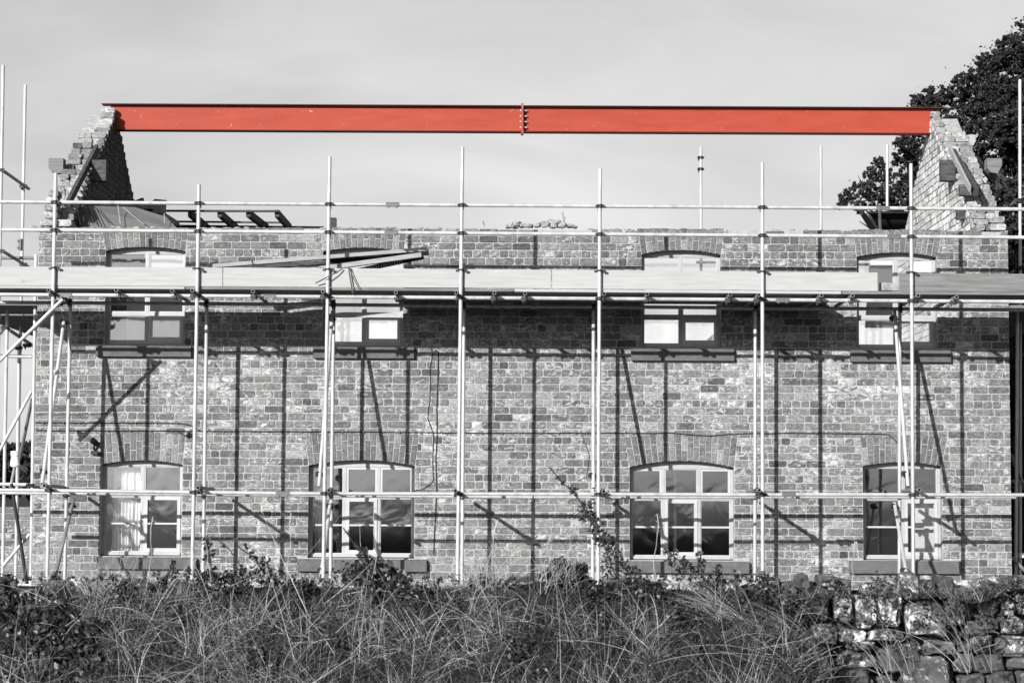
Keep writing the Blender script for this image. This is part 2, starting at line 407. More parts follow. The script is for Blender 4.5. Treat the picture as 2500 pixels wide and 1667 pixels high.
for i in range(nz_):
    v1 = ZT-i*CH; v0 = v1-CH; zc = (v0+v1)/2; hd = (i % 5 == 3)
    bl = blocked(zc); u = XL+rb.uniform(-.004, .006)
    segs = []
    for a, c in bl:
        if a > u: segs.append((u, a))
        u = max(u, c)
    segs.append((u, XR+rb.uniform(-.006, .004)))
    for a, c in segs:
        if c-a > .04: allb += [(i, q) for q in course_row(a, c, v0, v1, hd, rb)]
BM = MB(); indiv = 0
for i, (x0, x1, z0, z1) in allb:
    if indiv < 298 and x1-x0 > .05:
        if i == 0 and rb.random() < .10: continue
        put_brick(x0, x1, z0, z1-(rb.uniform(0, .02) if i == 0 else 0), front); indiv += 1
    else:
        vs, fs = brick_geo(x0, x1, z0, z1, rb, proud=rb.uniform(0, .006)); BM.add(to_front(vs), fs)
mk('brickwork', BM, M['brick'], front, org=(0, 0, .5), kind='stuff')

# arches: every voussoir half is a brick
for o in OPEN:
    n = max(12, round((o['a1']-o['a0'])/.083)); g_ = .0055
    for k in range(n):
        ta, tb = k/n, (k+1)/n
        bx0 = o['x0']+(o['x1']-o['x0'])*ta; bx1 = o['x0']+(o['x1']-o['x0'])*tb
        tx0 = o['a0']+(o['a1']-o['a0'])*ta; tx1 = o['a0']+(o['a1']-o['a0'])*tb
        zb = (arc_z(o, bx0)+arc_z(o, bx1))/2+.002
        tz = o['at']+(o['rise']*(1-(ta+tb-1)**2)*.9 if not o['up'] else rb.uniform(-.012, .004))-o['rise']*.6*(0 if o['up'] else 1)
        H = tz-zb; sp = (.62, .36, .68, .5)[k % 4] if not o['up'] else (1.0, .45)[k % 2]
        cuts = [0, sp, 1] if sp < 1 else [0, 1]
        for s0, s1 in zip(cuts[:-1], cuts[1:]):
            def X(side, s):
                a, b_ = (bx0, tx0) if side == 0 else (bx1, tx1); return a+(b_-a)*s
            za, zc_ = zb+H*s0+(g_ if s0 > 0 else 0), zb+H*s1-(g_ if s1 < 1 else 0)
            y = -.004+rb.uniform(-.003, .003); e = .005
            out = [(X(0, s0)+g_*.7, za), (X(1, s0)-g_*.7, za), (X(1, s1)-g_*.7, zc_), (X(0, s1)+g_*.7, zc_)]
            cu = sum(p[0] for p in out)/4; cv = sum(p[1] for p in out)/4
            inn = [(p[0]+(e if p[0] < cu else -e), p[1]+(e if p[1] < cv else -e)) for p in out]
            b = MB(); b.add([(a, y, c) for a, c in inn]+[(a, y+.006, c) for a, c in out]+[(a, y+.12, c) for a, c in out],
                            [(0, 1, 2, 3)]+[(r*4+i, r*4+4+i, r*4+4+(i+1) % 4, r*4+(i+1) % 4) for r in range(2) for i in range(4)])
            mk('arch_brick', b, M['arch'], front)
# sills
for o in OPEN:
    s = o['sill']; b = MB()
    b.prism([(-.075, s[2]), (-.075, s[3]-.012), (-.06, s[3]), (TH*.45, s[3]+.012), (TH*.45, s[2])], 0, s[0], s[1])
    mk('window_sill', b, M['sill'], house, fixn=True)

# windows
YW = .13
def window(o, cols, rows, casements=(), openup=None, fr=.036, bright=None):
    """cols/rows: centre positions (px at wall) of mullions and bars; frame is the part, panes and bars its sub-parts"""
    x0, x1, z0, z1, rise = o['x0'], o['x1'], o['z0']+.012, o['zs'], o['rise']
    b = MB(); d0, d1 = YW, YW+.07
    b.box(x0, x0+fr, d0, d1, z0, z1); b.box(x1-fr, x1, d0, d1, z0, z1)
    b.box(x0+fr, x1-fr, d0-.02, d1, z0, z0+fr*1.1)
    n = 10; hb = z1-fr*.55                                  # curved head piece
    vs = []
    for i in range(n+1):
        x = x0+(x1-x0)*i/n; vs += [(x, d0, hb), (x, d0, arc_z(o, x)), (x, d1, arc_z(o, x)), (x, d1, hb)]
    b.add(vs, [(i*4+k, i*4+(k+1) % 4, i*4+4+(k+1) % 4, i*4+4+k) for i in range(n) for k in range(4)])
    zmid = P(1250, rows[0]).z if rows else None
    cxs = [P(c, 1000 if not o['up'] else 720).x for c in cols]
    for c in cxs: b.box(c-.019, c+.019, d0+.003, d1-.002, z0+fr*1.1, hb)
    wf = mk('window', b, M['paint'], house, fixn=True)
    zt = P((o['x0'])*180+1250, rows[0]).z
    e = [x0+fr]+cxs+[x1-fr]
    for i in range(len(e)-1):
        a = e[i]+(.019 if i else 0); c = e[i+1]-(.019 if i < len(e)-2 else 0)
        tb = MB().box(a, c, d0+.004, d1-.006, zt-.022, zt+.022); mk('transom', tb, M['paint'], wf)
        lows = [z0+fr*1.1]+[P((o['x0'])*180+1250, r).z for r in rows[1:][::-1]]+[zt-.022]
        cs = i in casements
        f2 = .045 if cs else .012
        sb = MB(); a2, c2, l2, h2 = a+.001, c-.001, lows[0]+.001, zt-.023
        q0, q1 = (d0-.012, d1-.02) if cs else (d0+.015, d1-.02)
        sb.box(a2, a2+f2, q0, q1, l2, h2); sb.box(c2-f2, c2, q0, q1, l2, h2)
        sb.box(a2+f2, c2-f2, q0, q1, l2, l2+f2*1.2); sb.box(a2+f2, c2-f2, q0, q1, h2-f2, h2)
        mk('sash', sb, M['sashpaint'], wf)
        for k in range(1, len(lows)-1):
            gb = MB().box(a2+f2, c2-f2, q0+.006, q1, lows[k]-.012, lows[k]+.012); mk('glazing_bar', gb, M['sashpaint'], wf)
        for k in range(len(lows)-1):
            la, lb = lows[k]+(.0 if k else f2*.6), lows[k+1]
            pb = MB(); pb.add([(a2+f2*.5, d1-.028, la), (c2-f2*.5, d1-.028, la), (c2-f2*.5, d1-.028, lb), (a2+f2*.5, d1-.028, lb)], [(0, 1, 2, 3)])
            mk('pane', pb, M['glass'], wf)
        f3 = .03 if i in (openup or ()) else .014
        ub = MB(); h3 = hb-.001; l3 = zt+.023
        ub.box(a2, a2+f3, d0+.01, d1-.02, l3, h3); ub.box(c2-f3, c2, d0+.01, d1-.02, l3, h3); ub.box(a2+f3, c2-f3, d0+.01, d1-.02, h3-f3, h3); ub.box(a2+f3, c2-f3, d0+.01, d1-.02, l3, l3+f3)
        mk('sash', ub, M['sashpaint'], wf)
        pb = MB(); pb.add([(a2+f3*.5, d1-.028, l3), (c2-f3*.5, d1-.028, l3), (c2-f3*.5, d1-.028, h3), (a2+f3*.5, d1-.028, h3)], [(0, 1, 2, 3)])
        mk('pane', pb, M['glass'], wf)
    return wf
window(OPEN[0], [356], [764], casements=(1,))
window(OPEN[1], [888], [766], casements=(1,))
window(OPEN[2], [1664], [772], casements=(1,))
window(OPEN[3], [2191], [774], casements=(1,))
window(OPEN[4], [349], [1207, 1277], casements=(1,))
window(OPEN[5], [842, 925], [1211, 1281], casements=(1,), openup=(1, 2))
window(OPEN[6], [1621, 1708], [1215, 1286], casements=(1,), openup=(0, 2))
window(OPEN[7], [2206], [1215, 1286], casements=(1,))

# inside: back wall, floor, partitions
b = MB().box(XIL, XIR, DEP-TH, DEP, 0, ZT-.15); mk('back_wall', b, M['plaster'], house)
zf = P(1250, 960).z
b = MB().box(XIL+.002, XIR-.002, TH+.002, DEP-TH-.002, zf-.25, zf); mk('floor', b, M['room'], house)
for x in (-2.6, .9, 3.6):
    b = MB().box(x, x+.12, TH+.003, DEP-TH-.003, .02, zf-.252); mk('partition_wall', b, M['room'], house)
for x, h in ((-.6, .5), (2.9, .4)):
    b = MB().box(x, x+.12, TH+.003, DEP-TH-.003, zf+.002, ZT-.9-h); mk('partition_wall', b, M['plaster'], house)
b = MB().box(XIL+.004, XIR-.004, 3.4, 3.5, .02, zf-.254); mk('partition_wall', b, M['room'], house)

# gable walls: core + inner face bricks + every edge brick of the broken slope
SY, SZ = 3.32, P(262, 262, 3.32).z-.06
def gable(side):
    xo, xi = (XL, XIL) if side < 0 else (XR, XIR)
    sgn = side; rr = random.Random(20+side)
    a, c = min(xo, xi), max(xo, xi)
    core = MB()
    prof = [(.362, 0), (DEP, 0), (DEP, ZT), (SY+.03, SZ-.06), (SY-.12, SZ-.08), (.362, ZT+.12)]
    ca, cc = (a+.03, c-.008) if side < 0 else (a+.008, c-.03)
    core.prism(prof, 0, ca, cc)
    gw = mk('gable_wall', core, M['mortar'], house, org=((a+c)/2, 3.3, 0), fixn=True)
    inner = MB(); ncr = int((SZ-zf)/CH)
    def yf(z): return max(0, (z-ZT)/(SZ-ZT)*SY)
    def yb(z): return DEP-max(0, (z-ZT)/(SZ-ZT)*(DEP-SY))
    for k in range(ncr):
        z1 = SZ-k*CH; z0 = z1-CH; y0 = yf((z0+z1)/2)+(.10 if z0 > ZT else .37); y1 = yb(z1)+rr.uniform(-.05, .05)
        if y1-y0 < .1: continue
        for q in course_row(y0, y1, z0, z1, k % 5 == 2, rr):
            vs, fs = brick_geo(*q, rr, proud=rr.uniform(0, .008))
            vs = [(xi-side*n, u, v) for u, n, v in vs]; inner.add(vs, fs)
    mk('brickwork', inner, M['attic_shade' if side < 0 else 'gable_pale'], gw, kind='stuff', fixn=True)
    k = 0; z = ZT
    while z < SZ+.02:
        t = (z-ZT)/(SZ-ZT); y = yf(z)+rr.uniform(-.03, .05)+.02; top = z > SZ-.42
        xa, xb = (a, c)
        if top:
            if side < 0: xa = c-.22
            else: xb = a+.15
        elif rr.random() < .25:
            if side < 0: xa += rr.uniform(.02, .12)
            else: xb -= rr.uniform(.02, .12)
        nb = 1 if top else rr.choice((2, 2, 3, 3)); hgt = min(CH*rr.uniform(.82, 1.0), SZ+.045-z)
        y = min(y, SY-.11)
        if hgt < .03: break
        for q in range(nb):
            u0b = xa+(xb-xa)*q/nb; u1b = xa+(xb-xa)*(q+1)/nb
            vs, fs = brick_geo(u0b+.005, u1b-.005, z+.004, z+hgt-.006, rr, proud=rr.uniform(-.03, .035), back=.42 if z < SZ-.3 else .2, cut=.016)
            bb = MB(); bb.add([(u, y-n, v) for u, n, v in vs], fs); 
            bb.f.append(tuple(range(16, 24))[::-1]) if False else None
            mk('brick', bb, M['gable'], gw)
        z += CH; k += 1
    # purlin running through the wall, and the old rafter against it
    pz = P(2322 if side > 0 else 178, 416, 1.5).z
    inn = MB().box(min(xi, xi-side*.2), max(xi, xi-side*.2), 1.42, 1.58, pz-.16, pz+.14); mk('purlin_end', inn, M['timber'], gw)
    px0, px1 = xo+.03, xo+side*.21+.03; 
    ou = MB().prism([(min(px0, px1), pz+.16), (max(px0, px1), pz+.16), (px1 if side > 0 else px0-.0, pz+.06) if side > 0 else (max(px0, px1), pz-.05),
                     ((px0+px1)/2+.04, pz-.06), ((px0+px1)/2-.06, pz-.04), (min(px0, px1), pz+.02)], 1, 1.40, 1.60)
    mk('purlin_end', ou, M['toe_old'], gw, fixn=True, label='sawn pale purlin end outside the gable')
    if side < 0: ra, rc = P(167, 496, .1), P(236, 362, 2.0)
    else: ra, rc = P(2384, 470, .3), P(2328, 372, 1.55)
    mk('rafter', MB().bar(ra, rc, .05, .11), M['timber'], gw)
    if side > 0:
        mk('rafter', MB().bar(ra+Vector((-.09, 0, .05)), rc+Vector((-.06, 0, .06)), .03, .09), M['timber_pale'], gw)
        for q in (0, 1, 2):
            mk('joist_end', MB().box(XIR-.12, XIR+.02, .5+q*.22, .62+q*.22, ZT+.55-q*.3, ZT+.68-q*.3), M['timber'], gw)
    return gw
gl_ = gable(-1); gr_ = gable(1)
# outer pier remains at the front corners
for side in (-1, 1):
    rr = random.Random(5+side)
    x = XL if side < 0 else XR-.24
    for k in range(5 if side < 0 else 2):
        w_ = .22-.02*k; xx = x+(.03+k*.02 if side < 0 else 0)
        vs, fs = brick_geo(xx, xx+w_, ZT+k*CH+.004, ZT+(k+1)*CH-.006, rr, proud=-rr.uniform(.0, .03), back=.3, cut=.018)
        bb = MB(); bb.add([(u, -n, v) for u, n, v in vs], fs); mk('brick', bb, M['gable'], gl_ if side < 0 else gr_)

# remains of the rear roof slope
v = [P(177, 502, .62), P(330, 507, .75), P(384, 524, .7), P(405, 530, .66), P(436, 562, .5), P(176, 566, .5)]
b = MB(); b.add(v+[q+Vector((0, .02, .01)) for q in v], [(0, 1, 2, 3, 4, 5), (11, 10, 9, 8, 7, 6)]+[(i, 6+i, 6+(i+1) % 6, (i+1) % 6) for i in range(6)])
mk('roof_lining', b, M['sheet'], house, fixn=True)
for (a, c) in (((186, 500), (196, 548)), ((213, 503), (230, 548)), ((222, 503), (246, 548)), ((228, 502), (268, 545)), ((288, 502), (294, 547)), ((204, 503), (205, 548)), ((401, 522), (402, 546)), ((216, 502), (238, 549)), ((300, 506), (352, 548))):
    mk('hanging_wire', MB().tube(P(*a, .5), P(*c, .44), .006, 5), M['wire'] if a[0] in (186, 288, 401, 300) else M['cable'], house)
for (x0, y0, x1, y1, s_, h) in ((180, 498, 400, 506, .1, .035), (300, 503, 372, 514, .06, .04), (334, 495, 348, 489, .1, .07), (350, 503, 402, 503, .14, .10), (374, 505, 403, 508, .2, .2), (392, 520, 436, 548, .1, .06), (310, 498, 380, 508, .02, .02), (290, 500, 370, 516, .03, .03), (410, 530, 440, 556, .08, .05), (320, 493, 360, 500, .1, .03)):
    mk('charred_timber', MB().bar(P(x0, y0, .95), P(x1, y1, 1.0+.01*s_), s_, h), M['timber_dark'], house)
for x0, x1 in ((464, 499), (536, 570), (606, 645), (676, 701)):
    mk('rafter', MB().bar(P(x0, 521, 4.6), P(x1+6, 556, 6.3), .07, .11), M['timber'], house)
mk('batten', MB().bar(P(404, 515, 4.55), P(684, 516, 4.55), .05, .03), M['timber'], house)
mk('batten', MB().bar(P(420, 541, 5.6), P(700, 544, 5.6), .03, .03), M['timber'], house)
mk('wall_plate', MB().bar(P(420, 554, 6.1), P(790, 558, 6.1), .1, .06), M['timber_dark'], house)

# ------------------------------------------------------------------ ridge beam
b1a = P(250, 256, SY); b1b = P(2302, 264, SY); zb = P(1275, 260, SY).z; xs_ = P(1275, 290, SY).x
beam = empty('steel_beam', (xs_, SY, zb-.42), 'long orange red steel ridge beam spanning between the two gables', 'steel beam')
FW, HB = .178, .405
def seg(xa, xb):
    tf, tw = .011, .010
    xw0, xw1 = max(xa, XIL-.1), min(xb, XIR+.03)
    web = mk('web', MB().box(xw0, xw1, SY-tw/2, SY+tw/2, zb-HB+tf+.0005, zb-tf-.0005), M['red'], beam)
    for z in (zb, zb-HB+tf):
        if z < zb: xa, xb = xw0, xw1
        fl = mk('flange', MB().box(xa, xb, SY-FW/2+.002, SY+FW/2-.002, z-tf, z), M['red'], beam)
        for y0, y1 in ((SY-FW/2, SY-FW/2+.0015), (SY+FW/2-.0015, SY+FW/2)):
            mk('rolled_edge', MB().box(xa, xb, y0, y1, z-tf-.001, z+.001), M['flange'], fl)
for xa, xb in ((b1a.x, xs_-.018), (xs_+.018, b1b.x)): seg(xa, xb)
for dx in (-.018, .001):
    pl = mk('end_plate', MB().box(xs_+dx, xs_+dx+.017, SY-.09, SY+.09, zb-HB-.03, zb+.03), M['red'], beam)
    for k in range(4):
        z = zb-.075-k*.086
        for y in (SY-.05, SY+.05):
            s = -1 if dx < 0 else 1; xf = xs_+dx if s < 0 else xs_+dx+.017
            mk('bolt', MB().tube((xf, y, z), (xf+s*(.018 if s < 0 else .05), y, z), .014 if s < 0 else .010, 6), M['bolt'], pl)
            if s > 0: mk('nut', MB().tube((xf, y, z), (xf+.02, y, z), .017, 6), M['sleeve'], pl)
k = 0; x = b1a.x+.5
while x < b1b.x-.3:
    zz = zb-.1 if k % 2 == 0 else zb-.30
    if abs(x-xs_) > .1: mk('rivet', MB().tube((x, SY-.004, zz), (x, SY-.008, zz), .0065, 8), M['rubble'], beam)
    x += .635; k += 1

# ------------------------------------------------------------------ scaffolding
def coupler_mesh():
    b = MB()
    b.tube((0, 0, -.026), (0, 0, .026), .033, 10)
    b.tube((-.026, .052, 0), (.026, .052, 0), .033, 10)
    b.box(-.022, .022, .02, .045, -.022, .022)
    for s in (-1, 1):
        b.box(s*.03-.006 if s > 0 else -.055, .055 if s > 0 else -.024, -.006, .014, -.018, .018)
        b.tube((s*.048, -.03, .008), (s*.048, .03, .008), .008, 6)
        b.tube((s*.02, .05, -.055), (s*.02, .05, -.02), .008, 6)
    return rawmesh('coupler', b.v, b.f, M['coupler'])
CPM = coupler_mesh()
def sleeve_mesh():
    b = MB(); b.tube((-.085, 0, 0), (.085, 0, 0), .031, 10); b.box(-.085, .085, -.034, -.022, -.032, .012)
    for x in (-.05, .05): b.tube((x, -.055, -.03), (x, -.01, -.03), .011, 6); b.box(x-.016, x+.016, -.048, -.03, -.045, -.015)
    return rawmesh('sleeve_coupler', b.v, b.f, M['sleeve'])
SLM = sleeve_mesh()
def small_clip():
    b = MB(); b.tube((0, 0, -.012), (0, 0, .012), .034, 10); b.box(-.07, .07, .02, .03, -.012, .012); b.tube((.055, -.03, -.004), (.055, .03, -.004), .009, 6); b.box(.045, .085, -.02, .0, -.03, -.006)
    return rawmesh('board_clip', b.v, b.f, M['coupler'])
CLM = small_clip()
YO, YI = -1.65, -.60
scf = empty('scaffolding', (0, -1.1, 0), 'tube scaffolding with boarded platform along the whole front of the house', 'scaffolding')
def T(name, a, b, mat='tube', root=None, hollow=True, r=.0242): return mk(name, MB().tube(a, b, r, 12, hollow), M[mat], root or scf)
OUT = [((136, 423), (115, 1420)), ((486, 451), (469, 1420)), ((805, 383), (789, 1420)), ((1129, 360), (1117, 1420)), ((1465, 412), (1460, 1420)), ((1861, 397), (1862, 1420)), ((2224, 400), (2230, 1420))]
def down(a, b, z=0.02):
    d = b-a; return a+d*((z-a.z)/d.z)
def on(st, py, Y):
    a, c = st; t = (py-a[1])/(c[1]-a[1]); return P(a[0]+(c[0]-a[0])*t, py, Y)
for a, c in OUT:
    A, B = P(*a, YO), P(*c, YO); T('standard', A, down(A, B))
INN = [((172, 742), (158, 1420)), ((505, 742), (496, 1400)), ((815, 744), (807, 1400)), ((1133, 746), (1128, 1390)), ((1449, 748), (1447, 1400)), ((1844, 750), (1843, 1400)), ((2197, 752), (2196, 1400))]
for a, c in INN:
    A, B = P(*a, YI), P(*c, YI); T('standard', A+(A-B)*.02, down(A, B))
def yl(x, y0, y1): return y0+(y1-y0)*x/2500.0
# rails, ledgers
RAILS = [('guard_rail', 493, 511), ('guard_rail', 561, 580), ('ledger', 719, 736.5)]
for nm, y0, y1 in RAILS:
    yy = YO+.052
    js = {493: (-60, 958, 2155, 2560), 561: (3, 955, 2182, 2560), 719: (-60, 160, 658, 1910, 2560)}[y0]
    for a, c in zip(js[:-1], js[1:]):
        T(nm, P(a+(1.5 if a > 0 else 0), yl(a, y0, y1), yy), P(c-1.5, yl(c, y0, y1), yy))
    for j in js[1:-1]:
        p = P(j, yl(j, y0, y1), yy); inst('sleeve_coupler', SLM, p, scf, rot=(0, math.radians(.1), 0))
    for s in OUT:
        p = on(s, 0, YO)
        for _ in range(2):
            px = s[0][0]+(s[1][0]-s[0][0])*((y0+y1)/2-s[0][1])/(s[1][1]-s[0][1]); p = P(px, yl(px, y0, y1), YO)
        inst('coupler', CPM, p, scf, rot=(0, math.radians(R.uniform(-2, 2)), 0))
for s in OUT:
    px = s[0][0]+(s[1][0]-s[0][0])*(660-s[0][1])/(s[1][1]-s[0][1])
    inst('board_clip', CLM, P(px, yl(px, 653, 666), YO), scf, rot=(0, R.uniform(-.1, .1), 0))
def lowy(x): return 1195+(x/690)*9 if x < 690 else (1204+(x-690)/1235*3.5 if x < 1925 else 1206.5+(x-1925)/600*1.5)
for a, c in ((-60, 688), (692, 1923), (1927, 2560)):
    T('ledger', P(a, lowy(a) if a > 0 else 1195, YO+.052), P(c, lowy(c), YO+.052))
for j in (690, 1925): inst('sleeve_coupler', SLM, P(j, lowy(j), YO+.052), scf)
T('ledger', P(-40, 1202, YI-.052), P(1300, 1213, YI-.052)); T('ledger', P(1303, 1213, YI-.052), P(2480, 1213, YI-.052))
T('ledger', P(-40, 738, YI-.052), P(1200, 747, YI-.052)); T('ledger', P(1203, 747, YI-.052), P(2540, 757, YI-.052))
for s in OUT:
    px = s[0][0]+(s[1][0]-s[0][0])*(1205-s[0][1])/(s[1][1]-s[0][1]); inst('coupler', CPM, P(px, lowy(px), YO), scf)
for s in INN:
    px = s[0][0]+(s[1][0]-s[0][0])*(1210-s[0][1])/(s[1][1]-s[0][1]); inst('coupler', CPM, P(px, 1208, YI), scf, rot=(0, 0, math.pi))
    inst('coupler', CPM, P(s[0][0], yl(s[0][0], 738, 757), YI), scf, rot=(0, 0, math.pi))
# low transoms, one beside each standard
for x, y in ((108, 1185), (483, 1190), (803, 1196), (1112, 1198), (1474, 1199), (1854, 1196), (2245, 1195)):
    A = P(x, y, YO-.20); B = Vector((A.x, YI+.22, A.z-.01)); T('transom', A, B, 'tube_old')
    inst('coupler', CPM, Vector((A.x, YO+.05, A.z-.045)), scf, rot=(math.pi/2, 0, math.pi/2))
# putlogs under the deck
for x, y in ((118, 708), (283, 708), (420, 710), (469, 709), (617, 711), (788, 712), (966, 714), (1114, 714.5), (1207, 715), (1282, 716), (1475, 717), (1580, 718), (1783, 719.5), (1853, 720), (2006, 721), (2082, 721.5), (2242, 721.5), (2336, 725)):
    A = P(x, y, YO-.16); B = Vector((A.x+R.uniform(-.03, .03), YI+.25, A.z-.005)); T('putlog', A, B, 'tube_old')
    inst('coupler', CPM, Vector((A.x+.012, YO+.045, A.z-.055)), scf, rot=(0, 0, math.pi/2*R.choice((0, 1))), scale=(.8, .8, 1))
# braces
def brace(a, ya, c, yc, mat='tube'):
    A, B = P(*a, ya), P(*c, yc); T('brace', A, B, mat)
    for k in (.04, .93): inst('coupler', CPM, A.lerp(B, k)+Vector((0, .02, 0)), scf, rot=(0, .4, .6))
brace((158, 770), YI-.05, (103, 1180), YO+.06); brace((812, 760), YI-.05, (779, 1188), YO+.06)
brace((1449, 765), YI-.05, (1449, 1191), YO+.06); brace((2184, 760), YI-.05, (2217, 1187), YO+.06)
brace((178, 1225), YI-.05, (130, 1425), YO+.06, 'tube_old'); brace((2184, 1228), YI-.05, (2214, 1405), YO+.06); brace((806, 1228), YI-.05, (784, 1405), YO+.06)
brace((153, 731), YO-.06, (-60, 938), YO-.06)
# deck boards
def deck(x0, x1, y0, y1, ys_, mat):
    for k, yy in enumerate(ys_):
        A, B = P(x0, y0, YO+.03), P(x1, y1, YO+.03); w_ = .225
        dz = Vector((0, yy+w_/2-A.y, 0)); jx = R.uniform(-.02, .02) if k else 0
        mk('scaffold_board', MB().bar(A+dz+Vector((jx, 0, R.uniform(-.002, .002))), B+dz+Vector((jx, 0, 0)), w_-.006, .036, bev=.004), M[mat if k == 0 else 'toe_old'], scf)
std = [YO+.04+i*.228 for i in range(5)]
deck(-60, 450, 700, 702.3, std, 'toe'); deck(453, 1253, 702.5, 708.3, std, 'toe_old'); deck(1256, 2054, 708.3, 714.3, std+[-.465, -.237], 'toe'); deck(2057, 2560, 714.3, 717, std, 'toe_old')
for yy in (-.352, -.124):
    A, B = P(960, 706, YO+.03), P(1256, 708.3, YO+.03); A.y = B.y = yy; A.x -= .05; B.x += .06
    A.z += .0; mk('scaffold_board', MB().bar(A, B, .224, .034), M['toe_old'], scf)
# toe boards standing on edge behind the outer standards
def toe(x0, x1, ya, yb, yc, yd, mat, th=.036, label=None):
    Y = YO+.036; a, b_, c, d = P(x0, ya, Y), P(x1, yb, Y), P(x1, yd, Y), P(x0, yc, Y)
    e = .003; f = []
    b = MB(); cen = (a+b_+c+d)/4
    inn = [q+(cen-q).normalized()*e for q in (a, b_, c, d)]
    back = [q+Vector((0, th, 0)) for q in (a, b_, c, d)]; ed = [q+Vector((0, e, 0)) for q in (a, b_, c, d)]
    b.add(inn+ed+back, [(0, 1, 2, 3), (11, 10, 9, 8)]+[(r*4+i, r*4+4+i, r*4+4+(i+1) % 4, r*4+(i+1) % 4) for r in range(2) for i in range(4)])
    o = mk('toe_board', b, M[mat], scf, fixn=True, label=label); return o
toe(-60, 543.5, 650, 653.5, 696.5, 699, 'toe'); toe(545, 1345.5, 653, 658.5, 699, 704, 'toe')
toe(1348, 2143, 658.5, 665.5, 704.5, 710.5, 'toe'); toe(2197, 2560, 666.5, 669, 712, 714, 'toe_old', label='greyer toe board with dark nail marks')
mk('packing_block', MB().bar(P(2148, 700, -1.45), P(2196, 701, -1.45), .1, .10), M['rubble'], scf)

# left return scaffold and its rakers
sl_ = empty('scaffolding', (-7.2, 2, 0), 'tube scaffolding beside the left gable with dark boarded lift', 'scaffolding')
def TL(a, b, mat='tube', nm='standard'): return T(nm, a, b, mat, sl_)
A = P(8, 160, 1.6); TL(A, down(A, P(-14, 1420, 1.6)))
A = P(62, 208, 3.4); TL(A, down(A, P(38, 1420, 3.4))); inst('sleeve_coupler', SLM, P(50, 597, 3.38), sl_, rot=(0, math.pi/2, 0))
A = P(88, 622, .12); TL(A, down(A, P(75, 1420, .12)), 'tube')
A = P(18, 750, .6); TL(A, down(A, P(6, 1430, .6)))
A = P(47, 830, 2.4); TL(A, down(A, P(38, 1430, 2.4)))
for y in ((415, 461), (612, 652)):
    TL(P(5, y[0], 1.55), P(70, y[1], 3.5), 'tube_old', 'ledger')
    for q in (P(5, y[0]+1, 1.6), P(61, y[1]-6, 3.35)): inst('coupler', CPM, q, sl_, rot=(0, 0, 1.57))
TL(P(-30, 630, 2), P(88, 630, 2), 'tube_old', 'transom')
TL(P(77, 955, .3), P(-4, 1105, .3), nm='brace'); TL(P(73, 1303, .3), P(8, 1380, .3), nm='brace')
TL(P(78, 975, .5), P(48, 1120, 1.5), 'tube_old', nm='brace'); TL(P(28, 1180, .2), P(66, 1425, .2), 'cable', nm='brace'); TL(P(38, 1130, .9), P(26, 1190, .9), 'tube_old', nm='brace')
TL(P(-30, 1181, .4), P(77, 1183, .4), nm='ledger'); TL(P(76, 1112, .2), P(110, 1096, .9), nm='transom'); TL(P(10, 1426, .8), P(72, 1427, .8), nm='ledger')
TL(P(-20, 868, 1.5), P(78, 871, 1.5), nm='ledger'); TL(P(22, 805, .6), P(82, 845, 2.9), 'tube_old', nm='ledger'); TL(P(0, 815, .6), P(16, 790, .7), 'tube_old', nm='brace')
for k in range(6):
    y = .1+k*.235
    mk('scaffold_board', MB().bar(Vector((-8.2, y, P(0, 742, 0).z)), Vector((-6.45, y, P(0, 742, 0).z)), .22, .038), M['toe_old'], sl_)
for k in range(5):
    mk('scaffold_board', MB().bar(Vector((-6.65-k*.235, 1.6, P(0, 742, 0).z+.0)), Vector((-6.65-k*.235, 6.3, P(0, 742, 0).z)), .22, .038), M['toe_old'], sl_)
for x, y, Y in ((17, 800, .6), (46, 850, 2.4), (8, 1200, .6), (40, 1200, 2.4), (70, 843, 2.4), (78, 1185, -.1)):
    inst('coupler', CPM, P(x, y, Y), sl_, rot=(0, R.uniform(-.3, .3), R.uniform(0, 3)))
# scaffold behind the house and at the right gable
sr = empty('scaffolding', (5, 7.6, 0), 'tube scaffolding behind the house and right gable, pole tops above the wall', 'scaffolding')
for (x, y, x2, Y) in ((1711, 360, 1713, 7.6), (2004, 357, 2005, 7.6), (2166, 354, 2167, 7.6), (2490, 195, 2491, 2.0), (2484, 745, 2480, .4)):
    A = P(x, y, Y); T('standard', A, down(A, P(x2, 1400, Y)), 'tube', sr)
for y in (385, 413): inst('coupler', CPM, P(1711, y, 7.6), sr, rot=(0, 0, .3))
T('ledger', P(1700, 640, 7.6), P(2450, 650, 7.6), 'tube', sr)
for y in (489, 655): 
    T('ledger', P(2520, y-20, .9), P(2470, y+12, 3.4), 'tube_old', sr); inst('coupler', CPM, P(2489, y, 1.95), sr, rot=(0, 0, .8))
T('ledger', P(2465, 1175, .6), P(2560, 1178, .6), 'tube_old', sr); T('brace', P(2470, 1360, .3), P(2520, 1410, .3), 'tube_old', sr); T('brace', P(2468, 1110, .4), P(2530, 1260, 1.3), 'tube_old', sr)
for k in range(5):
    mk('scaffold_board', MB().bar(Vector((6.85+k*.235, -.2, P(2500, 752, 0).z)), Vector((6.85+k*.235, 6.3, P(2500, 752, 0).z)), .22, .038), M['toe_old'], sr)
mk('base_packer', MB().box(P(2469, 1, .5).x, P(2488, 1, .5).x, .4, .6, P(2480, 1360, .5).z, P(2480, 1349, .5).z), M['white'], sr)

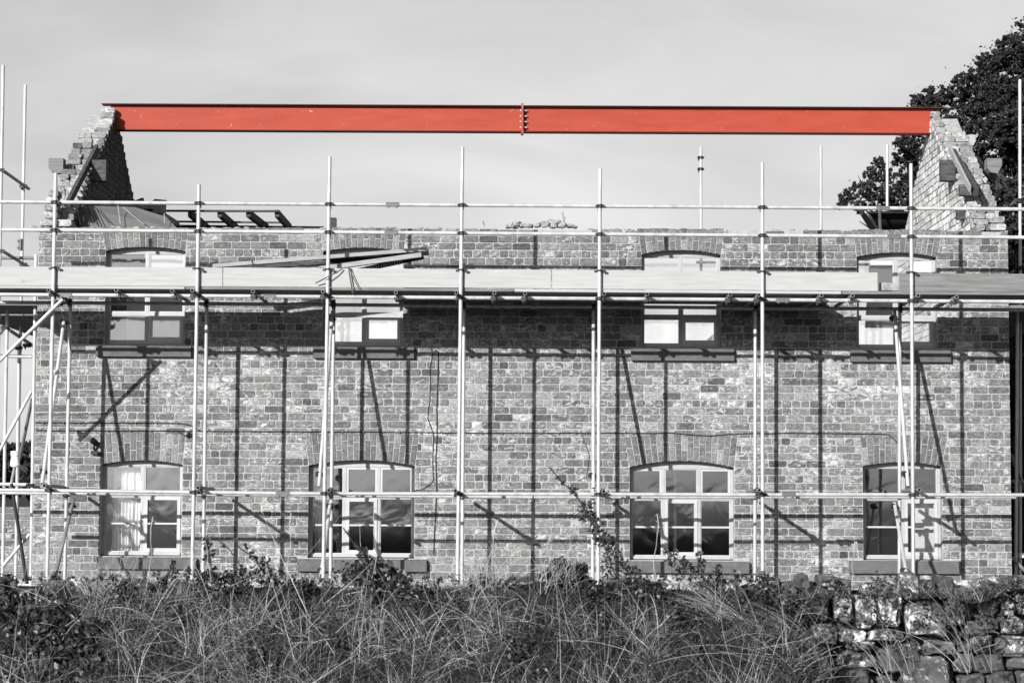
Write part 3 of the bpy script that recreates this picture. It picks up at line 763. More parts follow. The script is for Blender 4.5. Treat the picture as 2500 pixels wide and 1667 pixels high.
# ------------------------------------------------------------------ things on and behind the platform
def timber(a, ya, c, yc, w_, h, mat, label, cat='timber'):
    b = MB().bar(P(*a, ya), P(*c, yc), w_, h, bev=.004); return mk('loose_timber', b, M[mat], label=label, cat=cat)
timber((508, 651), -1.38, (1042, 609), -1.15, .10, .05, 'timber_pale', 'longest pale timber length leaning across the platform, topmost of the pile')
timber((800, 636), -1.1, (1046, 616), -.92, .08, .07, 'timber_dark', 'dark end of timber poking out behind the pale lengths on the platform')
timber((700, 668), -1.45, (1028, 623), -1.28, .10, .062, 'timber_pale', 'shorter pale timber lying in front of the pile on the platform')
timber((540, 659), -1.05, (980, 628), -.8, .10, .05, 'timber', 'grey brown timber wedged low at the back of the pile')
lp = empty('slotted_plank', tuple(P(960, 645, -1.2)), 'notched dark plank with light slots at the bottom of the timber pile', 'plank')
A, B = P(868, 662, -1.25), P(1034, 627, -1.15); mk('board', MB().bar(A, B, .05, .06), M['timber_dark'], lp)
for k in range(17):
    q = A.lerp(B, .08+k*.038); mk('tooth', MB().box(q.x-.009, q.x+.009, q.y-.034, q.y-.0255, q.z-.026, q.z+.026), M['timber_pale'], lp)
def strip(pts, Y, w_, mat, nm, label, cat):
    b = MB(); q = [P(x, y, Y) for x, y in pts]; vs = []
    for p in q: vs += [p+Vector((-w_/2, 0, 0)), p+Vector((w_/2, .0, .004)), p+Vector((w_/2, .004, .004)), p+Vector((-w_/2, .004, 0))]
    b.add(vs, [(i*4+k, i*4+(k+1) % 4, i*4+4+(k+1) % 4, i*4+4+k) for i in range(len(q)-1) for k in range(4)]+[(0, 3, 2, 1)])
    mk(nm, b, M[mat], label=label, cat=cat)
strip([(851, 652), (853, 668), (857, 690), (861, 718)], YO-.01, .016, 'timber', 'packing_strap', 'torn grey strap hanging straight down over the toe board', 'strap')
strip([(852, 652), (858, 668), (868, 690), (878, 708)], YO-.016, .010, 'timber', 'packing_strap', 'thin strap hanging slantwise to the right over the toe board', 'strap')
b = MB().path([P(836, 656, YO+.0), P(822, 665, YO-.03), P(800, 676, YO-.06), P(783, 685, YO-.05), P(770, 691, YO-.03)], .008, 6); mk('packing_strap', b, M['timber'], label='curled strap looping behind the pole and down the toe board', cat='strap')
mk('bent_rod', MB().path([P(612, 664, -1.5), P(619, 648, -1.5), P(615, 634, -1.5)], .009, 6), M['cable'], label='short dark rod sticking up behind the toe board', cat='rod')
mk('long_wire', MB().path([P(705, 641, -1.5), P(740, 647, -1.52), P(790, 655, -1.58), P(850, 656, -1.6)], .004, 5), M['cable'], label='thin dark wire running along the timber pile to the pole', cat='wire')
# rubble on the wall head
def rock(name, c, s, mat, seed, parent=None, sub=2, **k):
    import bmesh
    bm = bmesh.new(); bmesh.ops.create_icosphere(bm, subdivisions=sub, radius=1)
    b = MB()
    for v in bm.verts:
        n = mnoise.noise(v.co*1.3+Vector((seed*3.1, seed, 0)))*.35+mnoise.noise(v.co*3.5+Vector((seed, 0, seed*2)))*.12
        q = v.co; e = .5 if name == 'stone' else .6; q = Vector([math.copysign(abs(t)**e, t) for t in q]); q = q.normalized()*(.35+.65*max(abs(t) for t in q)*1.0+0) if False else q*.86
        q *= 1+n; b.v.append((c[0]+q.x*s[0], c[1]+q.y*s[1], c[2]+q.z*s[2]))
    bm.verts.index_update(); b.f = [tuple(x.index for x in f.verts) for f in bm.faces]; bm.free()
    return mk(name, b, M[mat], parent, **k)
rub = empty('rubble_heap', tuple(P(1320, 555, .2)), 'low heap of broken mortar and brick lumps on top of the wall', 'rubble')
for x, y, sx, sz in ((1248, 551, .07, .03), (1262, 545, .08, .045), (1275, 549, .06, .04), (1290, 550, .08, .03), (1312, 548, .06, .04), (1330, 546, .07, .05), (1345, 540, .06, .045), (1360, 541, .06, .04), (1372, 548, .08, .05), (1392, 550, .06, .03), (1240, 553, .04, .02), (1352, 549, .07, .05), (1258, 552, .05, .03), (1404, 553, .04, .02)):
    rock('lump', P(x, y+2, .18+R.uniform(-.08, .08)), (sx, .08, sz), 'rubble' if R.random() < .7 else 'gable', x*.37, rub, 2)
loose = [(815, 541, .10, .06, 'reddish grey loose brick standing on the wall beside the third pole')]
mk('loose_brick', MB().box(P(809, 1, .2).x, P(827, 1, .2).x, .12, .26, ZT+.012, P(818, 533, .2).z), M['timber'], label='loose dark brick lying on the wall head beside the third pole', cat='brick')
for (x, y0, x2, y1, r, lab) in ((1373, 518, 1376, 550, .012, 'short pale stake standing in the rubble on the wall'), (1379, 528, 1377, 551, .009, 'dark splinter leaning on the pale stake in the rubble'), (1179, 539, 1183, 552, .005, 'thin nail like rod standing alone on the wall head')):
    mk('stake', MB().tube(P(x, y0, .2), P(x2, y1, .2), r, 6), M['timber_pale' if 'pale' in lab else 'timber'], label=lab, cat='stake')
for (x, n) in ((150, 4), (330, 8), (560, 9), (900, 10), (1080, 5), (1500, 6), (1640, 8), (1780, 6), (1960, 10), (2120, 7), (2300, 10), (2420, 8)):
    for k in range(n):
        px = x+R.uniform(-75, 75); s = R.uniform(.012, .035)
        q = P(px, 556, R.uniform(.03, .2)); q.z = ZT+s*.3-.012; rock('mortar_crumb', q, (s*1.8, s, s*.8), 'rubble', px, front, 1)
# dark tipped hopper behind the wall
hp = empty('tipped_hopper', tuple(P(2170, 560, 7)), 'dark boxy chute hopper standing behind the wall by the right gable', 'hopper')
b = MB(); a = [P(2119, 520, 6.6), P(2224, 520, 6.6), P(2224, 560, 6.9), P(2143, 560, 6.9)]; d = Vector((0, .7, .05))
b.add(a+[q+d for q in a], [(0, 1, 2, 3), (7, 6, 5, 4)]+[(i, 4+i, 4+(i+1) % 4, (i+1) % 4) for i in range(4)]); mk('body', b, M['timber_dark'], hp, fixn=True)
mk('rim', MB().bar(P(2117, 519, 6.55), P(2226, 519, 6.55), .06, .035), M['timber_dark'], hp); mk('edge_batten', MB().bar(P(2119, 522, 6.55), P(2141, 556, 6.8), .03, .04), M['timber_pale'], hp)
mk('support_post', MB().tube(P(2147, 512, 6.4), P(2149, 562, 6.4), .024, 10), M['tube'], hp)

# ------------------------------------------------------------------ cables, lamps on the wall
def cable(pts, r=.007, name='wall_cable', mat='cable', Y=-.014, clips=True, **k):
    o = mk(name, MB().path([P(x, y, Y) for x, y in pts], r, 6), M[mat], **k)
    if clips:
        step = 48
        x = pts[0][0]+20
        while x < pts[-1][0]-10:
            for a, c in zip(pts[:-1], pts[1:]):
                if a[0] <= x <= c[0]:
                    y = a[1]+(c[1]-a[1])*(x-a[0])/(c[0]-a[0]); q = P(x, y, Y)
                    mk('clip', MB().box(q.x-.008, q.x+.008, Y-.012, Y+.012, q.z-.014, q.z+.012), M['sill'], o)
            x += step+R.uniform(-8, 8)
    return o
w_pts = [(88, 1050)]
x = 88
while x < 2030:
    x += 47; y = 1050+(x-88)/1000*6 if x < 1200 else 1056.5+(x-1200)/900*1.0
    if 1660 < x < 1800: y += 6*math.sin((x-1660)/140*math.pi)
    w_pts.append((x, y+R.uniform(-.8, .8)))
w_pts += [(2150, 1059), (2170, 1061), (2182, 1070), (2193, 1084)]
cable(w_pts, label='long black cable clipped across the whole wall above the ground floor windows', cat='cable')
cable([(86, 1031), (150, 1032), (250, 1032), (340, 1032), (440, 1033), (465, 1038), (485, 1050), (500, 1055)], label='upper short black cable above the first ground floor window', cat='cable')
cable([(86, 1011), (160, 1011), (250, 1011), (262, 1006)], .004, clips=False, mat='timber', label='thin faint cable above the two black ones at the left corner', cat='cable')
cable([(435, 1054), (448, 1062), (460, 1062)], clips=False, label='short cable tail bending down beside the first arch', cat='cable')
mk('cable_gland', MB().tube(P(457, 1066, -.03), P(462, 1056, -.06), .02, 8), M['cable'], label='small black cable end knob by the first arch', cat='fitting')
cable([(1060, 858), (1066, 856), (1070, 862), (1069, 920), (1066, 1000), (1067, 1060), (1064, 1120), (1066, 1190), (1063, 1260), (1060, 1310), (1059, 1350)], .006, clips=False, label='black cable hanging down the wall right of the second window', cat='cable')
cable([(1056, 862), (1050, 900), (1050, 960), (1044, 1020), (1058, 1060), (1056, 1130), (1058, 1172), (1050, 1182), (1030, 1194), (1010, 1198)], .0045, clips=False, label='thin dark wire looping beside the hanging cable', cat='wire')
cable([(1420, 1062), (1432, 1090), (1438, 1110), (1436, 1140), (1430, 1165), (1412, 1172)], .003, clips=False, mat='timber', label='faint thin wire trailing near the fifth pole', cat='wire')
cable([(2392, 1112), (2390, 1130), (2393, 1150), (2395, 1160), (2390, 1174)], .005, mat='wire', clips=False, label='short pale wire dangling on the wall near the right corner', cat='wire')
lm = empty('security_lamp', tuple(P(232, 1100, -.1)), 'small black lamp bracket fixed left of the first ground floor window', 'lamp')
mk('head', MB().tube(P(225, 1074, -.16), P(238, 1084, -.06), .045, 10, r2=.035), M['cable'], lm); mk('arm', MB().path([P(231, 1082, -.08), P(229, 1095, -.04), P(236, 1106, -.02)], .014, 8), M['cable'], lm); mk('base', MB().bar(P(222, 1104, -.03), P(246, 1108, -.03), .04, .05), M['cable'], lm)
ins = empty('white_fitting', tuple(P(37, 1138, .3)), 'white plastic bell shaped fitting hung on the left scaffold pole', 'fitting')
mk('body', MB().tube(P(37, 1112, .3), P(37, 1136, .3), .052, 16, r2=.07), M['white'], ins, smooth=False); mk('cap', MB().tube(P(37, 1101, .3), P(37, 1112, .3), .062, 16), M['white'], ins); mk('rim', MB().tube(P(37, 1136, .3), P(37, 1139, .3), .062, 16, r2=.055), M['white'], ins)
# curtains and boards behind the glass
def curtain(x0, x1, y0, y1, Y, label, folds=9, amp=.03):
    b = MB(); n = 90; vs = []
    A, B = P(x0, y0, Y), P(x1, y1, Y)
    for i in range(n+1):
        t = i/n; x = A.x+(B.x-A.x)*t
        for j, z in enumerate((B.z, (A.z+B.z)/2, A.z)):
            a = amp*(1-.35*j/2); vs.append((x+.01*math.sin(7*t+j), Y+a*math.sin(t*folds*2*math.pi+.7*math.sin(9*t))+.012*math.sin(31*t+j), z))
    b.add(vs, [(i*3+k, i*3+3+k, i*3+4+k, i*3+1+k) for i in range(n) for k in range(2)])
    mk('curtain', b, M['curtain'], label=label, cat='curtain', smooth=True)
curtain(276, 343, 1137, 1348, .34, 'white pleated curtain hanging behind the left half of the first ground floor window', 8)
curtain(768, 785, 1140, 1352, .36, 'narrow grey white curtain gathered at the left side of the second ground floor window', 3)
mk('white_board', MB().box(P(2211, 1, .3).x, P(2300, 1, .3).x, .29, .31, P(2250, 1362, .3).z, P(2250, 1222, .3).z), M['white'], label='white board standing behind the lower right half of the rightmost ground floor window', cat='board')
mk('white_post', MB().box(P(1644, 1, .5).x, P(1650, 1, .5).x, .48, .54, P(1640, 1362, .5).z, P(1640, 1140, .5).z), M['white'], label='thin white post standing inside the third ground floor window', cat='post')
for (x0, x1, y0, y1, Y, lab) in ((2112, 2185, 625, 800, 1.2, 'white insulation sheet leaning inside the rightmost upper window'), (2215, 2285, 635, 720, 1.4, 'torn white sheet behind the right half of the rightmost upper window')):
    a, c = P(x0, y1, Y), P(x1, y0, Y); b = MB().prism([(a.x, a.z), (c.x, a.z), (c.x-.04, c.z), (a.x+.1, c.z-.03), (a.x+.06, c.z-.2)], 1, Y, Y+.03)
    mk('insulation_sheet', b, M['white'], label=lab, cat='sheet', fixn=True)

b = MB(); a0, c0 = Vector((XIL+.15, 3.6, zf)), Vector((-3.9, 3.6, ZT-.25)); b.box(a0.x, c0.x, 3.6, 3.63, a0.z, c0.z)  # sheet added behind the leftmost upper window to brighten its panes
mk('pane_brightener', b, M['curtain'], label='pale sheet added deep inside to brighten the leftmost upper window', cat='sheet')
# ------------------------------------------------------------------ far brick wall at left
fw = empty('garden_wall', (-8.5, 4.2, 0), 'low brick garden wall behind the poles left of the house', 'wall')
zt = P(40, 1236, 4.2).z
mk('core', MB().box(-12, -6.5, 4.212, 4.5, 0, zt-.01), M['mortar'], fw)
cnt = 0; st = MB()
for i in range(11):
    v1 = zt-i*CH
    for q in course_row(-12, -6.52, v1-CH, v1, False, rb):
        vs, fs = brick_geo(*q, rb); vs = to_front(vs, 4.2)
        if q[0] > -8.3:
            b = MB(); b.add(vs, fs); mk('brick', b, M['brick'], fw)
        else: st.add(vs, fs)
mk('brickwork', st, M['brick'], fw, kind='stuff')

# ------------------------------------------------------------------ foliage helpers
def leafmesh(pts, size, rs, flat=.6, el=1.7, nrm=None, fold=True):
    """many leaf-sized faces: each a folded rhombus"""
    n = len(pts); a = rs.normal(size=(n, 3)); a /= np.linalg.norm(a, axis=1)[:, None]
    b = rs.normal(size=(n, 3)); b -= (a*b).sum(1)[:, None]*a; b /= np.linalg.norm(b, axis=1)[:, None]
    c = np.cross(a, b); s = size*(.6+.8*rs.rand(n))[:, None]
    p0 = pts-a*s*el*.5; p2 = pts+a*s*el*.5; p1 = pts+b*s*.5+c*s*.12; p3 = pts-b*s*.5+c*s*.12
    v = np.stack([p0, p1, p2, p3], 1).reshape(-1, 3)
    idx = np.arange(n)*4
    f = np.concatenate([np.stack([idx, idx+1, idx+2], 1), np.stack([idx, idx+2, idx+3], 1)])
    return v, f
def fastmesh(name, v, f, mat):
    me = bpy.data.meshes.new(name); n = len(f); k = f.shape[1]
    me.vertices.add(len(v)); me.vertices.foreach_set('co', np.asarray(v, np.float32).ravel())
    me.loops.add(n*k); me.loops.foreach_set('vertex_index', f.astype(np.int32).ravel())
    me.polygons.add(n); me.polygons.foreach_set('loop_start', np.arange(n, dtype=np.int32)*k)
    me.materials.append(mat); me.update(calc_edges=True); return me
def npobj(name, v, f, mat, parent=None, org=None, **k):
    if org is None: org = ((v[:, 0].min()+v[:, 0].max())/2, (v[:, 1].min()+v[:, 1].max())/2, v[:, 2].min())
    o = bpy.data.objects.new(name, fastmesh(name, v-np.array(org), f, M[mat])); link(o, parent, org); tag(o, **k); return o
def clumps(spec, Y, dens, size, rs, dy=1.0):
    P3 = []
    for (x, y, r) in spec:
        c = np.array(P(x, y, Y+rs.uniform(-dy, dy))); rad = r/5400*(Y+30)
        k = max(3, int(12*rad)+3)
        for _ in range(k*7):                                   # sub-clumps give the uneven outline
            d = rs.normal(size=3); d /= np.linalg.norm(d); cc = c+d*rad*(rs.rand()**.45)*.95
            rr = rad*rs.uniform(.07, .21); m_ = int(dens*rr*rr*4)+8
            q = rs.normal(size=(m_, 3)); q /= np.linalg.norm(q, axis=1)[:, None]; q *= (rs.rand(m_, 1)**.4)*rr
            q[:, 2] *= .62; P3.append(cc+q)
        q = rs.normal(size=(int(dens*rad*rad*.5)+4, 3))*rad*np.array([.47, .4, .42]); P3.append(c+q)      # loose sprays at the edge
    return leafmesh(np.concatenate(P3), size, rs)
def tree(label, x, Y, ztop_px, spec, dens, size, limbs, seed):
    rs = np.random.RandomState(seed); base = P(x, 1200, Y); base.z = 0
    t = empty('pine_tree', tuple(base), label, 'tree'); top = P(x, ztop_px, Y)
    b = MB(); n = 8; prev = base; H = top.z; pr = .42*H/14
    for i in range(1, n+1):
        q = Vector((base.x+.25*math.sin(i*1.3+seed), base.y, H*i/n)); r1 = pr*(1-.1*i)
        b.tube(prev, q, pr*(1-.1*(i-1)), 10, r2=r1); prev = q
    mk('trunk', b, M['bark'], t, smooth=True)
    for (lx, ly) in limbs:
        e = P(lx, ly, Y+R.uniform(-.8, .8)); z0 = max(1.5, e.z-abs(e.x-base.x)*.75-R.uniform(0, .8)); s = Vector((base.x, base.y, min(z0, H*.95)))
        m1 = s.lerp(e, .5)+Vector((0, 0, -.15)); bb = MB(); bb.tube(s, m1, .11, 7, r2=.07); bb.tube(m1, e, .07, 7, r2=.02)
        for _ in range(4):
            k = R.uniform(.45, .95); q = m1.lerp(e, (k-.4)/.6); bb.tube(q, q+Vector((R.uniform(-.5, .5), R.uniform(-.4, .4), R.uniform(0, .6))), .025, 5, r2=.006)
        mk('branch', bb, M['bark'], t, smooth=True)
    v, f = clumps(spec, Y, dens, size, rs)
    npobj('crown', v, f, 'leaf', t)
    return t
big = [(2262, 255, 38), (2240, 250, 25), (2300, 245, 45), (2340, 235, 50), (2355, 200, 32), (2390, 190, 45), (2425, 160, 45), (2400, 150, 22), (2460, 135, 50), (2490, 110, 48), (2505, 60, 25),
       (2420, 230, 60), (2470, 210, 70), (2510, 200, 70), (2380, 285, 55), (2440, 300, 70), (2500, 300, 80), (2410, 370, 40), (2450, 390, 55), (2500, 400, 70), (2540, 250, 90), (2470, 470, 60), (2510, 520, 80), (2440, 470, 40),
       (2330, 300, 35), (2250, 300, 40), (2500, 620, 70), (2520, 760, 90), (2515, 900, 90), (2510, 1020, 80), (2510, 1150, 80), (2500, 1290, 80), (2540, 1380, 80), (2470, 560, 40), (2480, 700, 40), (2600, 200, 110), (2620, 400, 130), (2600, 650, 120)]
tree('tall dark pine behind the right gable reaching past the frame edge', 2560, 20, 60, big, 2000, .045,
     [(2262, 262), (2340, 235), (2390, 195), (2460, 140), (2420, 300), (2330, 330), (2440, 420), (2360, 350), (2380, 420), (2450, 520), (2300, 300)], 4)
small = [(2145, 402, 20), (2125, 430, 24), (2160, 430, 26), (2098, 462, 24), (2070, 480, 24), (2125, 470, 36), (2165, 480, 38), (2058, 497, 14), (2200, 350, 22), (2205, 385, 30), (2225, 340, 30), (2240, 400, 42), (2215, 440, 40), (2250, 470, 50), (2190, 500, 30), (2100, 505, 18), (2290, 440, 60), (2290, 350, 50)]
tree('smaller dark pine showing between the beam and the wall head', 2240, 17, 330, small, 2000, .045, [(2145, 415), (2080, 490), (2120, 480), (2100, 520), (2140, 530), (2210, 360), (2190, 470)], 6)
rs = np.random.RandomState(12)
sp = [(x, y, 34) for x in range(2478, 2640, 32) for y in range(560, 1460, 34)]  # foliage added to blacken the gap where a shaded side belongs
v, f = clumps(sp, 8, 500, .08, rs, .6)
sh = empty('dark_backdrop', tuple(Vector((P(2540, 900, 8).x, 8, 0))), 'dark foliage added in place of a shaded side, as hedge close behind the right corner of the house', 'backdrop')
npobj('foliage', v, f, 'leaf', sh); mk('stem', MB().tube(Vector((P(2540, 900, 8).x, 8, 0)), P(2540, 600, 8), .1, 8, r2=.03), M['bark'], sh)
# distant hedge trees left of the house
rs = np.random.RandomState(2)
v, f = clumps([(x, 1120+rs.uniform(-14, 12), 26) for x in range(-60, 130, 22)]+[(x, 1170, 40) for x in range(-60, 130, 30)], 90, 8, .5, rs, 3)
npobj('woodland', v, f, 'leaf', kind='stuff', label='dark distant wood on the skyline left of the house', cat='woodland')

# ------------------------------------------------------------------ foreground: dry stone wall, bank, weeds
YW2 = -16.0
swl = empty('dry_stone_wall', (0, YW2, 0), 'rough lichen covered dry stone wall along the front, bare at right', 'wall')
def stone(x0, x1, y0, y1, Y, seed, sub=3):
    a, c = P(x0, y1, Y), P(x1, y0, Y)
    return rock('stone', ((a.x+c.x)/2, Y, (a.z+c.z)/2), ((c.x-a.x)/2*1.12, .13, (c.z-a.z)/2*1.14), 'stone', seed, swl, sub)
ST = [(2135, 2197, 1440, 1529), (1955, 2018, 1432, 1512), (2032, 2078, 1442, 1514), (2209, 2306, 1468, 1552), (2115, 2197, 1533, 1562), (2071, 2132, 1563, 1586), (2045, 2135, 1588, 1628), (2139, 2240, 1572, 1640), (2250, 2328, 1562, 1597),
      (2190, 2322, 1600, 1690), (2327, 2377, 1590, 1641), (2330, 2362, 1566, 1590), (2379, 2443, 1592, 1641), (2364, 2415, 1549, 1592), (2423, 2510, 1551, 1598), (2446, 2510, 1600, 1632), (2306, 2350, 1460, 1524), (2348, 2402, 1512, 1552),
      (2430, 2494, 1503, 1546), (2436, 2476, 1468, 1503), (2040, 2130, 1630, 1690), (1939, 1974, 1400, 1437), (1992, 2038, 1400, 1430), (2195, 2239, 1398, 1460), (2241, 2279, 1416, 1464), (2281, 2323, 1404, 1462), (2326, 2370, 1432, 1470),
      (1902, 1942, 1424, 1472), (2048, 2112, 1536, 1566), (2330, 2400, 1643, 1700), (2404, 2470, 1636, 1690), (2478, 2530, 1636, 1690), (2379, 2432, 1455, 1500), (2480, 2530, 1440, 1500), (2400, 2450, 1425, 1455), (1975, 2040, 1520, 1570), (1950, 2030, 1580, 1630), (2460, 2520, 1405, 1440), (2100, 2135, 1425, 1450),
      (2085, 2134, 1455, 1530), (2376, 2430, 1503, 1540)]
for k, s in enumerate(ST): stone(*s, YW2+R.uniform(-.05, .03), k*1.7+3)
x = -80
while x < 2520:          # the rest of the wall, set a little behind
    y = 1420+R.uniform(-14, 22)
    while y < 1720:
        w_, h = R.uniform(45, 110), R.uniform(28, 55)
        stone(x+R.uniform(-15, 10), x+w_, y, y+h, YW2+.17, x*.31+y, 2); y += h*.93
    x += 62
mk('wall_core', MB().box(-5.6, 5.6, YW2+.25, YW2+.5, 0, 1.08), M['soil'], swl)

# bank of earth in front, left of the bare stones
def bank_px(x):      # how far the growth reaches up, px
    pts = [(-100, 1445), (60, 1442), (130, 1430), (330, 1425), (500, 1430), (700, 1425), (900, 1428), (1100, 1425), (1230, 1412), (1350, 1405), (1480, 1415), (1700, 1422), (1850, 1432), (1920, 1445), (2000, 1600), (2100, 1720), (2600, 1760)]
    for (a, ya), (c, yc) in zip(pts[:-1], pts[1:]):
        if a <= x <= c: return ya+(yc-ya)*(x-a)/(c-a)
    return 1760
def bank_z(X, Y):
    px = CX+X*FPX/(YW2+30); zt_ = P(px, bank_px(px)+14, YW2).z+.07*mnoise.noise((X*1.1+4, .3, 7))+.03*mnoise.noise((X*4, .3, 2))
    t = min(1, max(0, (YW2-.12-Y)/2.4)); return max(0.0, zt_*(1-t)**1.35+.10*mnoise.noise((X*1.7, Y*1.7, 3))*min(1, t*5+.35))
def surf(px, py, off=.08):
    """depth at which the line of sight meets the bank, less a little"""
    Y = -18.6
    while Y < YW2-.15:
        q = P(px, py, Y)
        if q.z < bank_z(q.x, Y): break
        Y += .03
    return Y-off
b = MB(); nx, ny = 150, 26; vs = []
for j in range(ny+1):
    for i in range(nx+1):
        X = -5.4+10.8*i/nx; Y = YW2-.1-3.2*j/ny; vs.append((X, Y, bank_z(X, Y)))
b.add(vs, [(j*(nx+1)+i, j*(nx+1)+i+1, (j+1)*(nx+1)+i+1, (j+1)*(nx+1)+i) for j in range(ny) for i in range(nx)])
mk('earth_bank', b, M['soil'], kind='structure', smooth=True)

def blades(n, rs, mat, name, L0, L1, w0, w1, xr=(-4.6, 4.6), lean=.6, droop=.5, yr=(0, 2.3), zf_=None, dens=None, segs=5, label=None, cat=None, kind='stuff', zoff=0):
    X = rs.uniform(*xr, n*2); Yd = rs.uniform(*yr, n*2)
    if dens is not None:
        pr = np.array([dens(a, c) for a, c in zip(X, Yd)]); ok = rs.rand(n*2) < pr; X, Yd = X[ok][:n], Yd[ok][:n]
    else: X, Yd = X[:n], Yd[:n]
    n = len(X); Y = YW2-.12-Yd
    Z = np.array([(zf_ or bank_z)(a, c) for a, c in zip(X, Y)])+zoff
    L = rs.uniform(L0, L1, n)*(.6+.6*rs.rand(n)); wd = rs.uniform(w0, w1, n)
    th = rs.uniform(0, 2*np.pi, n); k = lean*np.abs(rs.normal(size=n))+.05
    d = np.stack([np.cos(th)*k, np.sin(th)*k-.15, np.ones(n)], 1); d /= np.linalg.norm(d, axis=1)[:, None]
    g = droop*rs.rand(n)**1.6*2; curl = rs.normal(size=(n, 3))*.3*rs.rand(n, 1)**2*2; curl[:, 2] = 0
    p = np.stack([X, Y, Z], 1); V = []; sd = np.stack([np.ones(n), np.zeros(n), rs.uniform(-.7, .7, n)], 1)
    for i in range(segs+1):
        t = i/segs; s_ = np.cross(d, np.array([0, 1, 0.])); s_ /= (np.linalg.norm(s_, axis=1)[:, None]+1e-6)
        ww = wd[:, None]*(1-.75*t)*.5; V += [p-s_*ww, p+s_*ww]
        p = p+d*(L/segs)[:, None]; d = d+curl*.6/segs*3; d[:, 2] -= g/segs; d /= np.linalg.norm(d, axis=1)[:, None]
        low = p[:, 2] < .02; p[low, 2] = .02
    V = np.stack(V, 1).reshape(-1, 3); m_ = 2*(segs+1); base = np.arange(n)*m_
    F = np.concatenate([np.stack([base+2*i, base+2*i+1, base+2*i+3, base+2*i+2], 1) for i in range(segs)])
    return npobj(name, V, F, mat, kind=kind, label=label, cat=cat)
def pxx(X, Yd): return CX+X*FPX/(30+YW2-.12-Yd)
DARK = [(90, 1570, 190, 120), (715, 1440, 62, 30), (880, 1415, 70, 28), (1010, 1450, 50, 30), (1285, 1615, 62, 60), (1650, 1475, 85, 55), (1705, 1590, 80, 60), (1860, 1470, 80, 60), (290, 1440, 55, 28), (570, 1432, 65, 28), (940, 1440, 70, 26),
        (1450, 1480, 46, 50), (1560, 1445, 50, 30), (1950, 1600, 60, 80), (470, 1520, 34, 24), (1100, 1560, 40, 30), (820, 1560, 36, 30), (1500, 1590, 40, 34), (640, 1610, 44, 30)]
def d_straw(X, Yd):
    x = pxx(X, Yd); v = 1.0; Yw = YW2-.12-Yd
    py = CY-FPX*math.tan(math.atan2(bank_z(X, Yw)-CAM.z, Yw-CAM.y)-PITCH)
    for a, b_, ra, rb_ in DARK:
        e = ((x-a)/ra)**2+((py-b_)/rb_)**2
        if e < 1.3: v *= .03+.5*max(0, e-.7)
    if x < 330: v = .25+.75*(x/330)**2 if Yd > .25 else .8
    if x > 1900: v = max(.0, 1-(x-1900)/160)*.9
    return v*min(1, max(.05, .5+1.5*mnoise.noise((X*2.6, Yd*3, 8))))
rs = np.random.RandomState(5)
blades(21000, rs, 'straw', 'dry_grass', .07, .22, .002, .004, dens=d_straw, lean=2.2, droop=.8, label='tangled dry grass covering the bank and wall', cat='grass')
blades(8000, rs, 'straw', 'dry_grass', .16, .40, .002, .0035, dens=d_straw, lean=1.7, droop=.55, segs=6, label='longer thin dry grass stems rising through the tangle', cat='grass')
blades(30000, rs, 'under', 'green_undergrowth', .04, .16, .004, .009, dens=lambda a, c: max(0, 1-max(0, pxx(a, c)-1950)/250), lean=1.2, droop=.8, label='dark short green growth under the dry grass', cat='undergrowth')
blades(1500, rs, 'straw_pale', 'bleached_stalks', .25, .75, .0022, .0042, dens=d_straw, lean=3.0, droop=.45, segs=9, label='long bleached grass stalks arching over the bank', cat='grass')
def wall_top(X, Y): return P(CX+X*FPX/14, 1452, YW2).z+.10*mnoise.noise((X*3, 2, 5))
for mt, nm, n_, L1, lab in (('under', 'moss_growth', 1300, .09, 'dark short growth along the head of the bare stone wall'), ('straw', 'dry_grass', 420, .22, 'thin dry grass along the head of the bare stone wall')):
    blades(n_, rs, mt, nm, .04, L1, .002, .006 if mt == 'under' else .003, xr=(1.75, 3.4), yr=(-.1, .14), zf_=wall_top, dens=lambda a, c: max(0, min(1, .4+2.5*mnoise.noise((a*4, 1, 3)))), lean=1.2, droop=.9, label=lab, cat='grass')
# tuft of straight leaning grass before the bare stones
def tuft(name, x, y, Y, n, L, fan, dirx, label, rs, mat='straw_pale', w_=.0026, cat='grass tuft'):
    c = P(x, y, Y); V = []; F = []
    for i in range(n):
        p = np.array([c.x+rs.uniform(-.12, .12), c.y+rs.uniform(-.12, .1), c.z+rs.uniform(-.06, .06)]); d = np.array([dirx+rs.normal()*fan, rs.normal()*fan, 1.0]); d /= np.linalg.norm(d); l = L*rs.uniform(.5, 1.1); s0 = len(V)
        for k in range(7):
            w2 = w_*(1-.8*k/6)*.5; sd = np.array([d[2], 0, -d[0]]); V += [p-sd*w2, p+sd*w2]; p = p+d*l/6; d = d+np.array([dirx*.1, 0, -.16]); d /= np.linalg.norm(d)
        F += [(s0+2*k, s0+2*k+1, s0+2*k+3, s0+2*k+2) for k in range(6)]
    npobj(name, np.array(V), np.array(F), mat, label=label, cat=cat)
tuft('grass_tuft', 1985, 1650, YW2-.35, 190, .62, .16, -.62, 'straight pale grass tuft leaning left before the bare stones', rs)
tuft('grass_tuft', 1800, 1560, YW2-.3, 120, .5, .2, -.6, 'pale swept grass clump left of the bare stones', rs)
tuft('grass_tuft', 255, 1440, YW2-.15, 150, .26, .45, .1, 'domed tuft of drooping grass on the wall below the first window', rs)
tuft('grass_tuft', 1190, 1420, YW2-.15, 110, .30, .5, -.1, 'wispy grass tuft on the bank at the foot of the fourth pole', rs)
tuft('grass_tuft', 2370, 1620, YW2-.3, 18, .62, .25, -.35, 'few long stalks crossing the bare stones near the right edge', rs)
tuft('grass_tuft', 2190, 1650, YW2-.3, 18, .5, .35, -.3, 'sparse stalks before the biggest bare stones', rs)
